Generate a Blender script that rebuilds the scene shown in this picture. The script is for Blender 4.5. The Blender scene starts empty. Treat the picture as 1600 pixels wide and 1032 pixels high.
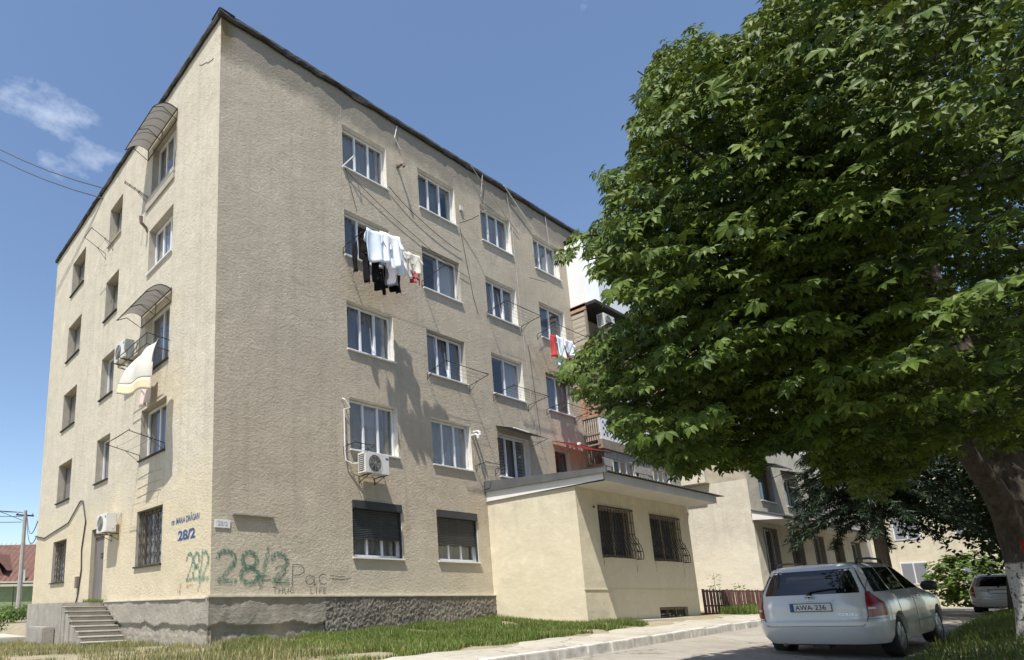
import bpy, bmesh, math, random
import numpy as np
from mathutils import Vector, Matrix, Euler, noise as mnoise
random.seed(7); RNG = np.random.default_rng(11)
SC = bpy.context.scene
COL = SC.collection
# ------------------------------------------------------------------ camera, sky, sun
FPX, U0, V0 = 980.474, 490.07, 738.91
cam_d = bpy.data.cameras.new('camera'); cam = bpy.data.objects.new('camera', cam_d); COL.objects.link(cam)
CAM = np.array([-6.3008, -11.8298, -0.2109])
cam.location = CAM; cam.rotation_euler = (1.7786174, 0.0143643, -0.6498384)
cam_d.sensor_width = 36; cam_d.lens = 36*FPX/1600
cam_d.shift_x = (800-U0)/1600; cam_d.shift_y = (V0-516)/1600
cam_d.clip_start = .1; cam_d.clip_end = 3000
SC.camera = cam
SUN = Vector((-0.43, -0.215, 1.0)).normalized()          # towards the sun
EL = math.asin(SUN.z); AZ = math.atan2(SUN.x, SUN.y)
world = bpy.data.worlds.new('World'); SC.world = world; world.use_nodes = True
wn = world.node_tree.nodes; wl = world.node_tree.links; wn.clear()
sky = wn.new('ShaderNodeTexSky'); sky.sky_type = 'NISHITA'; sky.sun_disc = False
sky.sun_elevation = EL; sky.sun_rotation = AZ; sky.altitude = 100; sky.air_density = 1.0; sky.dust_density = .7; sky.ozone_density = 2.0
tc = wn.new('ShaderNodeTexCoord'); sep = wn.new('ShaderNodeSeparateXYZ'); wl.new(tc.outputs['Generated'], sep.inputs[0])
zc = wn.new('ShaderNodeMath'); zc.operation = 'MAXIMUM'; zc.inputs[1].default_value = .08; wl.new(sep.outputs['Z'], zc.inputs[0])
zadd = wn.new('ShaderNodeMath'); zadd.operation = 'ADD'; zadd.inputs[1].default_value = .12; wl.new(zc.outputs[0], zadd.inputs[0])
dv = wn.new('ShaderNodeVectorMath'); dv.operation = 'DIVIDE'; cmb = wn.new('ShaderNodeCombineXYZ')
for i in range(3): wl.new(zadd.outputs[0], cmb.inputs[i])
wl.new(tc.outputs['Generated'], dv.inputs[0]); wl.new(cmb.outputs[0], dv.inputs[1])
nz = wn.new('ShaderNodeTexNoise'); nz.inputs['Scale'].default_value = 1.8; nz.inputs['Detail'].default_value = 9; nz.inputs['Roughness'].default_value = .6; nz.inputs['Distortion'].default_value = .1
mp = wn.new('ShaderNodeMapping'); mp.inputs['Location'].default_value = (-3.8745, -.27296, -1.52077); wl.new(dv.outputs[0], mp.inputs[0]); wl.new(mp.outputs[0], nz.inputs['Vector'])
cr = wn.new('ShaderNodeMapRange'); cr.inputs['From Min'].default_value = .60; cr.inputs['From Max'].default_value = .82; cr.clamp = True; wl.new(nz.outputs['Fac'], cr.inputs['Value'])
hz = wn.new('ShaderNodeMapRange'); hz.inputs['From Min'].default_value = .02; hz.inputs['From Max'].default_value = .15; wl.new(sep.outputs['Z'], hz.inputs['Value'])
cm = wn.new('ShaderNodeMath'); cm.operation = 'MULTIPLY'; wl.new(cr.outputs[0], cm.inputs[0]); wl.new(hz.outputs[0], cm.inputs[1])
mx = wn.new('ShaderNodeMixRGB'); mx.inputs['Color2'].default_value = (7.2, 7.6, 8.1, 1)
wl.new(cm.outputs[0], mx.inputs['Fac']); wl.new(sky.outputs[0], mx.inputs['Color1'])
bg = wn.new('ShaderNodeBackground'); bg.inputs['Strength'].default_value = .129; wl.new(mx.outputs[0], bg.inputs[0])
wo = wn.new('ShaderNodeOutputWorld'); wl.new(bg.outputs[0], wo.inputs[0])
sl = bpy.data.lights.new('sun', 'SUN'); sl.energy = 4.6; sl.angle = math.radians(.53); sl.color = (1, .95, .86)
so = bpy.data.objects.new('sun', sl); COL.objects.link(so); so.rotation_euler = (-SUN).to_track_quat('-Z', 'Y').to_euler(); so.location = (0, 0, 40)
vs = SC.view_settings; vs.view_transform = 'Standard'; vs.look = 'None'; vs.exposure = 0.54; vs.gamma = 1; vs.use_curve_mapping = False
SC.cycles.max_bounces = 7; SC.cycles.transparent_max_bounces = 12; SC.cycles.use_denoising = True

# ------------------------------------------------------------------ materials
MATS = {}
def nodes(name):
    m = bpy.data.materials.new(name); m.use_nodes = True
    nt = m.node_tree; b = nt.nodes['Principled BSDF']; MATS[name] = m
    return m, nt, b
def noise_n(nt, scale, detail=5, rough=.55, dist=0, vec=None, stretch=None):
    t = nt.nodes.new('ShaderNodeTexCoord'); n = nt.nodes.new('ShaderNodeTexNoise')
    n.inputs['Scale'].default_value = scale; n.inputs['Detail'].default_value = detail; n.inputs['Roughness'].default_value = rough; n.inputs['Distortion'].default_value = dist
    if stretch:
        mpn = nt.nodes.new('ShaderNodeMapping'); mpn.inputs['Scale'].default_value = stretch
        nt.links.new(t.outputs['Object'], mpn.inputs[0]); nt.links.new(mpn.outputs[0], n.inputs['Vector'])
    else: nt.links.new(t.outputs['Object'], n.inputs['Vector'])
    return n
def ramp(nt, src, a, b, ca=(0,0,0,1), cb=(1,1,1,1)):
    r = nt.nodes.new('ShaderNodeValToRGB'); r.color_ramp.elements[0].position = a; r.color_ramp.elements[1].position = b
    r.color_ramp.elements[0].color = ca; r.color_ramp.elements[1].color = cb
    nt.links.new(src, r.inputs[0]); return r.outputs[0]
def mixc(nt, fac, c1, c2, mode='MIX'):
    m = nt.nodes.new('ShaderNodeMixRGB'); m.blend_type = mode
    for i, v in ((0, fac), (1, c1), (2, c2)):
        if hasattr(v, 'is_linked'): nt.links.new(v, m.inputs[i])
        elif i == 0: m.inputs[0].default_value = v
        else: m.inputs[i].default_value = (*v[:3], 1)
    return m.outputs[0]
def bump(nt, b, h, strength, dist=.02, prev=None):
    bn = nt.nodes.new('ShaderNodeBump'); bn.inputs['Strength'].default_value = strength; bn.inputs['Distance'].default_value = dist
    nt.links.new(h, bn.inputs['Height'])
    if prev: nt.links.new(prev, bn.inputs['Normal'])
    nt.links.new(bn.outputs[0], b.inputs['Normal']); return bn.outputs[0]
def mat(name, c1, c2=None, sc=6, rough=.75, bp=0, bsc=40, metal=0, spec=.4, bd=.01, stretch=None):
    m, nt, b = nodes(name)
    c2 = c2 or tuple(x*.8 for x in c1)
    n = noise_n(nt, sc, stretch=stretch)
    nt.links.new(mixc(nt, ramp(nt, n.outputs['Fac'], .32, .68), c1, c2), b.inputs['Base Color'])
    b.inputs['Roughness'].default_value = rough; b.inputs['Metallic'].default_value = metal; b.inputs['Specular IOR Level'].default_value = spec
    if bp: bump(nt, b, noise_n(nt, bsc).outputs['Fac'], bp, bd)
    return m
def sepz(nt):
    t = nt.nodes.new('ShaderNodeTexCoord'); s = nt.nodes.new('ShaderNodeSeparateXYZ'); nt.links.new(t.outputs['Object'], s.inputs[0]); return s.outputs
def mrange(nt, v, a, b, c=0, d=1):
    r = nt.nodes.new('ShaderNodeMapRange'); r.inputs[1].default_value = a; r.inputs[2].default_value = b; r.inputs[3].default_value = c; r.inputs[4].default_value = d
    nt.links.new(v, r.inputs[0]); return r.outputs[0]
def mth(nt, op, a, b):
    m = nt.nodes.new('ShaderNodeMath'); m.operation = op
    for i, v in enumerate((a, b)):
        if hasattr(v, 'is_linked'): nt.links.new(v, m.inputs[i])
        else: m.inputs[i].default_value = v
    return m.outputs[0]
def stucco(name, ca, cb, patch=None, top=None, bs=.55, seed=1.0, grain=(1, 1, 1.3), lowpatch=None, algae=False):
    m, nt, b = nodes(name)
    big = noise_n(nt, .45, 6, .6, .4); mid = noise_n(nt, 3.2, 6, .62, .3); fine = noise_n(nt, 15, 6, .75)
    c = mixc(nt, ramp(nt, big.outputs['Fac'], .33, .68), ca, cb)
    dk = tuple(x*.78 for x in ca)
    c = mixc(nt, mth(nt, 'MULTIPLY', ramp(nt, mid.outputs['Fac'], .42, .72), .75), c, dk)
    c = mixc(nt, mth(nt, 'MULTIPLY', ramp(nt, fine.outputs['Fac'], .46, .66), .42 if bs > .4 else .16), c, tuple(x*.62 for x in ca))
    z = sepz(nt)
    streak = noise_n(nt, 2.4, 5, .6, 0, stretch=(1.6, 1.6, .07))
    c = mixc(nt, mth(nt, 'MULTIPLY', ramp(nt, streak.outputs['Fac'], .5, .76), .5), c, tuple(x*.62 for x in ca))
    blot = noise_n(nt, .9, 7, .7, 1.2); c = mixc(nt, mth(nt, 'MULTIPLY', ramp(nt, blot.outputs['Fac'], .56, .72), .38), c, tuple(x*.66 for x in cb)); c = mixc(nt, mth(nt, 'MULTIPLY', ramp(nt, blot.outputs['Fac'], .30, .42, (1, 1, 1, 1), (0, 0, 0, 1)), .35), c, tuple(min(.8, x*1.25) for x in ca))
    if patch:                                             # warm repaint near the ground, ragged edge
        pn = noise_n(nt, 1.1, 6, .65, .6)
        e = mth(nt, 'ADD', z[2], mth(nt, 'MULTIPLY', pn.outputs['Fac'], -3.4))
        f = mrange(nt, e, patch[0]+.5, patch[0]-.9)
        c = mixc(nt, mth(nt, 'MULTIPLY', f, .8), c, patch[1])
        wn_ = noise_n(nt, 2.2, 7, .7, .8)
        c = mixc(nt, mth(nt, 'MULTIPLY', mth(nt, 'MULTIPLY', ramp(nt, wn_.outputs['Fac'], .5, .62), f), .5), c, patch[2])
    if top:                                               # cement band and damp under the roof edge
        tn = noise_n(nt, .8, 6, .65, .5)
        e = mth(nt, 'ADD', z[2], mth(nt, 'MULTIPLY', tn.outputs['Fac'], 1.6))
        c = mixc(nt, mth(nt, 'MULTIPLY', mrange(nt, e, top+.45, top+.95), .75), c, (.21, .19, .16))
    if algae:                                             # green-brown run below the roof corner
        an = noise_n(nt, 1.6, 5, .6, .3, stretch=(6, 1, .5))
        fx = mth(nt, 'MULTIPLY', mrange(nt, z[0], .5, .15), mrange(nt, mth(nt, 'ADD', z[2], an.outputs['Fac']), 13.75, 14.5))
        c = mixc(nt, mth(nt, 'MULTIPLY', fx, .85), c, (.16, .12, .045))
    nt.links.new(c, b.inputs['Base Color']); b.inputs['Roughness'].default_value = .92; b.inputs['Specular IOR Level'].default_value = .15
    g1 = noise_n(nt, 12, 8, .72, .25, stretch=grain); g2 = noise_n(nt, 60, 4, .7)
    n1 = bump(nt, b, g1.outputs['Fac'], bs, .055); n2 = bump(nt, b, g2.outputs['Fac'], bs*.7, .010, n1)
    lg = noise_n(nt, 1.3, 3, .5); bump(nt, b, lg.outputs['Fac'], .35, .10, n2)
    return m
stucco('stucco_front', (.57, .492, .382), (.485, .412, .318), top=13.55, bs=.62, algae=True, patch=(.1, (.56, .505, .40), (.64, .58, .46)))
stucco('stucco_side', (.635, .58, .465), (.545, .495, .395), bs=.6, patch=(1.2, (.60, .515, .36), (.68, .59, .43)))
stucco('stucco_annex', (.70, .635, .49), (.64, .575, .435), bs=.12, patch=(.6, (.70, .625, .46), (.76, .69, .53)))
stucco('stucco_next', (.70, .65, .54), (.62, .57, .47), bs=.22, patch=(.4, (.74, .69, .58), (.78, .73, .62)))
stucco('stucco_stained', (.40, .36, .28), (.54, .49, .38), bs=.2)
stucco('plinth_rough', (.27, .245, .21), (.33, .30, .255), bs=.8)
stucco('plinth_plaster', (.40, .365, .305), (.34, .31, .265), bs=.6)
mat('concrete', (.36, .33, .285), (.26, .24, .21), 3, .9, .5, 20, bd=.02)
mat('concrete_pale', (.50, .47, .41), (.38, .355, .31), 2.5, .9, .45, 22, bd=.02)
mat('white_lip', (.62, .58, .48), (.48, .44, .36), 5, .8, .3, 30)
mat('bitumen', (.028, .026, .025), (.05, .047, .042), 4, .85, .6, 14, bd=.03)
mat('pvc', (.78, .79, .80), (.70, .71, .72), 3, .35, spec=.5)
mat('plaster_white', (.72, .69, .62), (.60, .565, .49), 5, .8, .25, 30)
mat('plaster_grey', (.42, .385, .32), (.34, .31, .26), 5, .85, .35, 30)
mat('wood_old', (.20, .155, .115), (.30, .26, .21), 8, .8, .3, 30, stretch=(1, 1, .2))
mat('shutter', (.035, .038, .04), (.05, .052, .055), 4, .45)
mat('iron', (.03, .028, .026), (.055, .04, .03), 20, .6, .2, 60)
mat('cable', (.035, .033, .03), (.06, .055, .05), 10, .7)
mat('cable_grey', (.42, .41, .39), (.34, .33, .31), 10, .7)
mat('steel_door', (.13, .125, .12), (.19, .175, .155), 3, .6, .1, 20, stretch=(3, 3, .4))
mat('ac_white', (.70, .69, .65), (.60, .585, .54), 3, .5)
mat('ac_dark', (.05, .05, .052), (.08, .08, .08), 12, .6)
mat('metal_roof', (.10, .105, .11), (.15, .15, .15), 2, .5, metal=.2)
mat('fascia_white', (.80, .79, .76), (.72, .70, .66), 2, .6)
mat('soffit', (.66, .64, .57), (.58, .56, .50), 2, .7)
mat('plate_white', (.78, .78, .78), (.70, .70, .70), 8, .4)
mat('paint_blue', (.03, .10, .24), (.06, .16, .32), 14, .8)
mat('paint_black', (.05, .048, .045), (.10, .095, .09), 20, .8)
mat('paint_red', (.42, .03, .02), (.30, .03, .02), 20, .7)
mat('red_cloth', (.55, .05, .045), (.42, .04, .04), 6, .8)
mat('brick', (.36, .19, .12), (.46, .30, .20), 9, .9, .5, 40)
mat('board', (.48, .43, .35), (.34, .30, .24), 5, .85, .3, 30, stretch=(.3, .3, 4))
mat('stone_clad', (.36, .34, .31), (.27, .26, .24), 6, .85, .5, 30)
mat('siding_white', (.80, .81, .82), (.76, .77, .78), 1.5, .4)
mat('brown_paint', (.12, .055, .045), (.17, .09, .075), 10, .7, .2, 40)
def paving(name, ca, cb, crack, sc):
    m, nt, b = nodes(name)
    n1 = noise_n(nt, .7, 6, .65, .5); n2 = noise_n(nt, 5, 7, .7); n3 = noise_n(nt, 60, 3, .6)
    c = mixc(nt, ramp(nt, n1.outputs['Fac'], .38, .62), ca, cb)
    c = mixc(nt, mth(nt, 'MULTIPLY', ramp(nt, n2.outputs['Fac'], .5, .7), .45), c, tuple(x*.62 for x in cb))
    c = mixc(nt, mth(nt, 'MULTIPLY', ramp(nt, n3.outputs['Fac'], .52, .7), .3), c, tuple(x*.55 for x in cb))
    v = nt.nodes.new('ShaderNodeTexVoronoi'); v.feature = 'DISTANCE_TO_EDGE'; v.inputs['Scale'].default_value = sc
    t = nt.nodes.new('ShaderNodeTexCoord'); dn = noise_n(nt, 2.5, 5, .7); ad = nt.nodes.new('ShaderNodeMixRGB'); ad.blend_type = 'LINEAR_LIGHT'; ad.inputs[0].default_value = .22
    nt.links.new(t.outputs['Object'], ad.inputs[1]); nt.links.new(dn.outputs['Color'], ad.inputs[2]); nt.links.new(ad.outputs[0], v.inputs['Vector'])
    lim = ramp(nt, noise_n(nt, .45, 3).outputs['Fac'], .42, .58)
    f = mth(nt, 'MULTIPLY', mrange(nt, v.outputs['Distance'], .018, .004), lim)
    c = mixc(nt, mth(nt, 'MULTIPLY', f, .75), c, crack)
    nt.links.new(c, b.inputs['Base Color']); b.inputs['Roughness'].default_value = .93; b.inputs['Specular IOR Level'].default_value = .2
    n_ = bump(nt, b, n3.outputs['Fac'], .5, .01); bump(nt, b, mrange(nt, v.outputs['Distance'], 0, .03), .4, .012, n_)
paving('road', (.36, .333, .288), (.275, .253, .217), (.10, .09, .075), .55)
paving('pavement', (.48, .445, .375), (.37, .345, .29), (.12, .10, .08), .8)
mat('earth', (.34, .285, .20), (.22, .20, .12), 1.8, .95, .7, 24, bd=.03)
mat('kerb_paint', (.66, .64, .60), (.40, .38, .34), 5, .85, .4, 30)
mat('wood_pole', (.46, .44, .40), (.36, .34, .31), 4, .85, .2, 30)
mat('tile_roof', (.19, .095, .07), (.11, .06, .05), 2.2, .85, .3, 20)
mat('green_wall', (.22, .28, .14), (.18, .23, .12), 2, .8)
mat('car_white', (.70, .70, .69), (.66, .66, .65), 1.5, .22, spec=.6)
mat('car_silver', (.62, .63, .64), (.58, .59, .60), 1.5, .25)
mat('car_blue', (.03, .09, .30), (.03, .07, .24), 1.5, .25, spec=.6)
mat('car_grey', (.34, .35, .36), (.30, .31, .32), 1.5, .28, metal=.3)
mat('rubber', (.02, .02, .021), (.035, .033, .03), 12, .8)
mat('black_plastic', (.025, .025, .026), (.04, .04, .04), 10, .5)
mat('chrome', (.62, .63, .64), (.5, .5, .5), 5, .2, metal=1)
mat('rim', (.32, .33, .34), (.2, .2, .2), 5, .35, metal=.8)
mat('red_lens', (.30, .010, .012), (.22, .008, .01), 8, .15, spec=.7)
mat('pale_lens', (.62, .60, .58), (.55, .5, .48), 8, .15, spec=.7)
mat('cloth_white', (.86, .87, .89), (.80, .82, .85), 3, .9)
mat('cloth_pale', (.70, .77, .84), (.62, .70, .79), 3, .9)
mat('cloth_cream', (.76, .70, .60), (.68, .60, .52), 3, .9)
mat('cloth_black', (.012, .012, .014), (.018, .018, .02), 4, 1.0, spec=.03)
mat('cloth_grey', (.30, .30, .36), (.24, .24, .30), 4, .9)
mat('cloth_pink', (.66, .56, .52), (.58, .48, .45), 4, .9)
mat('fringe', (.72, .62, .44), (.64, .53, .34), 20, .9)
mat('vent', (.66, .65, .62), (.5, .49, .46), 5, .6)
mat('rust_pipe', (.16, .11, .09), (.22, .16, .12), 10, .7)
def bark(name, a, b_, white=None):
    m, nt, b = nodes(name)
    n = noise_n(nt, 7, 8, .65, .4, stretch=(2, 2, .45)); n2 = noise_n(nt, 16, 5, .7)
    c = mixc(nt, ramp(nt, n.outputs['Fac'], .35, .65), a, b_)
    if white is not None:
        z = sepz(nt); e = mth(nt, 'ADD', z[2], mth(nt, 'MULTIPLY', n2.outputs['Fac'], .12))
        f = mth(nt, 'MULTIPLY', mrange(nt, e, white+.08, white+.05), ramp(nt, n2.outputs['Fac'], .40, .47))
        c = mixc(nt, f, c, (.74, .73, .70))
    nt.links.new(c, b.inputs['Base Color']); b.inputs['Roughness'].default_value = .95; b.inputs['Specular IOR Level'].default_value = .1
    n1 = bump(nt, b, n.outputs['Fac'], .8, .05); bump(nt, b, n2.outputs['Fac'], .5, .015, n1)
    return m
for k_ in ('car_white', 'car_silver', 'car_blue', 'car_grey'):
    p_ = MATS[k_].node_tree.nodes['Principled BSDF']; p_.inputs['Coat Weight'].default_value = .9; p_.inputs['Coat Roughness'].default_value = .04
bark('bark', (.07, .058, .046), (.14, .12, .10), white=.27); bark('bark_plain', (.085, .07, .055), (.15, .125, .10))
def foliage(name, dark, light, yellow, trans=.35, rough=.5, spec=.25):
    m, nt, b = nodes(name)
    a = nt.nodes.new('ShaderNodeAttribute'); a.attribute_name = 'v'
    c = mixc(nt, a.outputs['Fac'], dark, light)
    c = mixc(nt, ramp(nt, a.outputs['Fac'], .93, 1.0), c, yellow)
    nt.links.new(c, b.inputs['Base Color']); b.inputs['Roughness'].default_value = rough; b.inputs['Specular IOR Level'].default_value = spec
    tr = nt.nodes.new('ShaderNodeBsdfTranslucent'); nt.links.new(mixc(nt, .5, c, yellow, 'MIX'), tr.inputs[0])
    ms = nt.nodes.new('ShaderNodeMixShader'); ms.inputs[0].default_value = trans
    out = nt.nodes['Material Output']
    nt.links.new(b.outputs[0], ms.inputs[1]); nt.links.new(tr.outputs[0], ms.inputs[2]); nt.links.new(ms.outputs[0], out.inputs['Surface'])
    return m
foliage('leaf', (.028, .056, .010), (.118, .168, .022), (.19, .22, .035), .11, .5, .2)
foliage('leaf_dark', (.022, .042, .014), (.05, .085, .02), (.09, .11, .03), .2)
foliage('leaf_light', (.06, .11, .02), (.13, .20, .035), (.20, .24, .05), .3)
foliage('needle', (.012, .026, .014), (.028, .048, .022), (.05, .06, .03), .05)
foliage('grass', (.06, .115, .02), (.17, .24, .05), (.46, .38, .18), .25)
foliage('dry_weed', (.09, .13, .035), (.34, .29, .14), (.55, .44, .24), .2)
def glass(name, tint=(.02, .026, .03), clear=.72):
    m, nt, b = nodes(name); nt.nodes.remove(b)
    t = nt.nodes.new('ShaderNodeBsdfTransparent'); t.inputs[0].default_value = (clear, clear*1.01, clear*1.02, 1)
    g = nt.nodes.new('ShaderNodeBsdfGlossy'); g.inputs['Roughness'].default_value = .03
    n = noise_n(nt, 1.4, 2); bn = nt.nodes.new('ShaderNodeBump'); bn.inputs['Strength'].default_value = .06; bn.inputs['Distance'].default_value = .1; nt.links.new(n.outputs['Fac'], bn.inputs['Height']); nt.links.new(bn.outputs[0], g.inputs['Normal'])
    f = nt.nodes.new('ShaderNodeFresnel'); ge = nt.nodes.new('ShaderNodeNewGeometry'); nt.links.new(mrange(nt, ge.outputs['Backfacing'], 0, 1, 1.52, 1/1.52), f.inputs['IOR'])
    f2 = mth(nt, 'ADD', mth(nt, 'MULTIPLY', f.outputs[0], 1.35), .03)
    ms = nt.nodes.new('ShaderNodeMixShader'); nt.links.new(f2, ms.inputs[0]); nt.links.new(t.outputs[0], ms.inputs[1]); nt.links.new(g.outputs[0], ms.inputs[2])
    nt.links.new(ms.outputs[0], nt.nodes['Material Output'].inputs['Surface'])
glass('glass', clear=.85); glass('glass_tinted', clear=.07)
def cloth_trans(name, col, tr=.4):
    m, nt, b = nodes(name); b.inputs['Base Color'].default_value = (*col, 1); b.inputs['Roughness'].default_value = .9
    n = noise_n(nt, 5, 5); nt.links.new(mixc(nt, n.outputs['Fac'], col, tuple(x*.85 for x in col)), b.inputs['Base Color'])
    t = nt.nodes.new('ShaderNodeBsdfTranslucent'); t.inputs[0].default_value = (*col, 1)
    ms = nt.nodes.new('ShaderNodeMixShader'); ms.inputs[0].default_value = tr
    nt.links.new(b.outputs[0], ms.inputs[1]); nt.links.new(t.outputs[0], ms.inputs[2]); nt.links.new(ms.outputs[0], nt.nodes['Material Output'].inputs['Surface'])
cloth_trans('curtain_white', (.76, .76, .76)); cloth_trans('curtain_blue', (.36, .38, .41)); cloth_trans('curtain_grey', (.50, .50, .50)); cloth_trans('curtain_dark', (.26, .26, .265))
cloth_trans('sheet_cloth', (.80, .78, .72), .45); cloth_trans('red_awning', (.46, .08, .07), .25)
def polycarb():
    m, nt, b = nodes('polycarbonate'); b.inputs['Base Color'].default_value = (.12, .115, .105, 1); b.inputs['Roughness'].default_value = .35
    n = noise_n(nt, 3, 4); nt.links.new(mixc(nt, n.outputs['Fac'], (.11, .105, .095), (.16, .15, .135)), b.inputs['Base Color'])
    t = nt.nodes.new('ShaderNodeBsdfTranslucent'); t.inputs[0].default_value = (.20, .19, .175, 1)
    ms = nt.nodes.new('ShaderNodeMixShader'); ms.inputs[0].default_value = .5
    nt.links.new(b.outputs[0], ms.inputs[1]); nt.links.new(t.outputs[0], ms.inputs[2]); nt.links.new(ms.outputs[0], nt.nodes['Material Output'].inputs['Surface'])
polycarb()
def worn_paint(name, col, thr=.42, cov=.85):
    m, nt, b = nodes(name); b.inputs['Base Color'].default_value = (*col, 1); b.inputs['Roughness'].default_value = .9
    n = noise_n(nt, 14, 6, .7, .5); n2 = noise_n(nt, 4, 4, .6)
    nt.links.new(mixc(nt, n2.outputs['Fac'], col, tuple(x*.7 for x in col)), b.inputs['Base Color'])
    f = mth(nt, 'MULTIPLY', ramp(nt, n.outputs['Fac'], thr, thr+.12), cov)
    t = nt.nodes.new('ShaderNodeBsdfTransparent'); ms = nt.nodes.new('ShaderNodeMixShader')
    nt.links.new(f, ms.inputs[0]); nt.links.new(t.outputs[0], ms.inputs[1]); nt.links.new(b.outputs[0], ms.inputs[2]); nt.links.new(ms.outputs[0], nt.nodes['Material Output'].inputs['Surface'])
worn_paint('spray_green', (.10, .27, .20), .42, .55); worn_paint('spray_white', (.62, .59, .54), .46, .5); worn_paint('marker_black', (.05, .046, .05), .36, .8)
worn_paint('stencil_blue', (.03, .10, .26), .34, .95); worn_paint('spray_red', (.40, .03, .025), .3, .9); worn_paint('drip', (.16, .11, .07), .42, .55); worn_paint('spray_ochre', (.46, .24, .05), .48, .6)

# ------------------------------------------------------------------ mesh helpers
F = lambda u, n, z: (u, -n, z)            # front facade: u along x, n outward
S = lambda u, n, z: (-n, u, z)            # side facade: u along y, n outward
W = lambda x, y, z: (x, y, z)
class B:
    def __init__(s, fr=W): s.v = []; s.f = []; s.fr = fr
    def quad(s, *p):
        i = len(s.v); s.v += [s.fr(*q) for q in p]; s.f.append(tuple(range(i, i+len(p)))); return s
    def box(s, a, b):
        i = len(s.v); (x0, y0, z0), (x1, y1, z1) = a, b
        s.v += [s.fr(x, y, z) for z in (z0, z1) for x, y in ((x0, y0), (x1, y0), (x1, y1), (x0, y1))]
        s.f += [tuple(i+k for k in q) for q in ((0, 3, 2, 1), (4, 5, 6, 7), (0, 1, 5, 4), (1, 2, 6, 5), (2, 3, 7, 6), (3, 0, 4, 7))]; return s
    def tube(s, pts, r, n=6, cap=True):
        P = [Vector(s.fr(*p)) for p in pts]; rs = r if hasattr(r, '__len__') else [r]*len(P); base = len(s.v); up = None
        for k, p in enumerate(P):
            d = (P[min(k+1, len(P)-1)]-P[max(k-1, 0)])
            d = d.normalized() if d.length > 1e-9 else Vector((0, 0, 1))
            if up is None: up = d.orthogonal().normalized()
            up = (up-d*up.dot(d)); up = up.normalized() if up.length > 1e-6 else d.orthogonal().normalized()
            w = d.cross(up)
            for j in range(n):
                a = 2*math.pi*j/n; q = p+(up*math.cos(a)+w*math.sin(a))*rs[k]; s.v.append(tuple(q))
        for k in range(len(P)-1):
            for j in range(n): s.f.append((base+k*n+j, base+k*n+(j+1) % n, base+(k+1)*n+(j+1) % n, base+(k+1)*n+j))
        if cap: s.f.append(tuple(base+j for j in range(n))[::-1]); s.f.append(tuple(base+(len(P)-1)*n+j for j in range(n)))
        return s
    def grid(s, fn, nu, nv):
        i = len(s.v)
        for a in range(nu+1):
            for b in range(nv+1): s.v.append(s.fr(*fn(a/nu, b/nv)))
        for a in range(nu):
            for b in range(nv):
                q = i+a*(nv+1)+b; s.f.append((q, q+nv+1, q+nv+2, q+1))
        return s
    def lathe(s, c, axis, prof, n=20):               # prof: (r, h) along axis
        c = Vector(c); ax = Vector(axis).normalized(); u = ax.orthogonal().normalized(); w = ax.cross(u); i = len(s.v)
        for r, h in prof:
            for j in range(n):
                a = 2*math.pi*j/n; s.v.append(s.fr(*(c+ax*h+(u*math.cos(a)+w*math.sin(a))*r)))
        for k in range(len(prof)-1):
            for j in range(n): s.f.append((i+k*n+j, i+k*n+(j+1) % n, i+(k+1)*n+(j+1) % n, i+(k+1)*n+j))
        s.f.append(tuple(i+j for j in range(n))[::-1]); s.f.append(tuple(i+(len(prof)-1)*n+j for j in range(n))); return s
    def build(s, name, m, parent=None, smooth=False, bevel=0):
        me = bpy.data.meshes.new(name); me.from_pydata([tuple(map(float, p)) for p in s.v], [], s.f)
        bm = bmesh.new(); bm.from_mesh(me)
        if bevel: bmesh.ops.bevel(bm, geom=bm.edges[:], offset=bevel, segments=2, affect='EDGES', clamp_overlap=True)
        bmesh.ops.recalc_face_normals(bm, faces=bm.faces[:]); bm.to_mesh(me); bm.free()
        return link(name, me, m, parent, smooth)
def link(name, me, m, parent=None, smooth=False):
    me.materials.append(MATS[m] if isinstance(m, str) else m)
    if smooth: me.polygons.foreach_set('use_smooth', [True]*len(me.polygons))
    o = bpy.data.objects.new(name, me); COL.objects.link(o); par(o, parent); return o
def par(o, parent):
    if parent is not None:
        o.parent = parent; o.matrix_parent_inverse = BASE[parent.name].inverted()
    BASE[o.name] = Matrix.Identity(4)
BASE = {}
def tag(o, label=None, cat=None, group=None, kind=None):
    for k, v in (('label', label), ('category', cat), ('group', group), ('kind', kind)):
        if v: o[k] = v
    return o
def thing(name, label, cat, loc=(0, 0, 0), group=None):
    o = bpy.data.objects.new(name, None); COL.objects.link(o); o.location = loc; o.empty_display_size = .2
    BASE[o.name] = Matrix.Translation(loc); return tag(o, label, cat, group)
def text_part(name, s, size, fr, u, n, z, m, parent, sx=1, bold=0, align='LEFT', sh=0, ext=.0, fit=None):
    cu = bpy.data.curves.new(name, 'FONT'); cu.body = s; cu.size = size; cu.offset = bold; cu.align_x = align; cu.shear = sh; cu.extrude = ext
    o = bpy.data.objects.new(name, cu); COL.objects.link(o); bpy.context.view_layer.update()
    me = bpy.data.meshes.new_from_object(o.evaluated_get(bpy.context.evaluated_depsgraph_get())); bpy.data.objects.remove(o)
    if fit:
        xs_ = [v.co.x for v in me.vertices]; sx = fit/(max(xs_)-min(xs_))
    for v in me.vertices: v.co = fr(u+v.co.x*sx, n+v.co.z, z+v.co.y)
    me.name = name; return link(name, me, m, parent)
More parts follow.
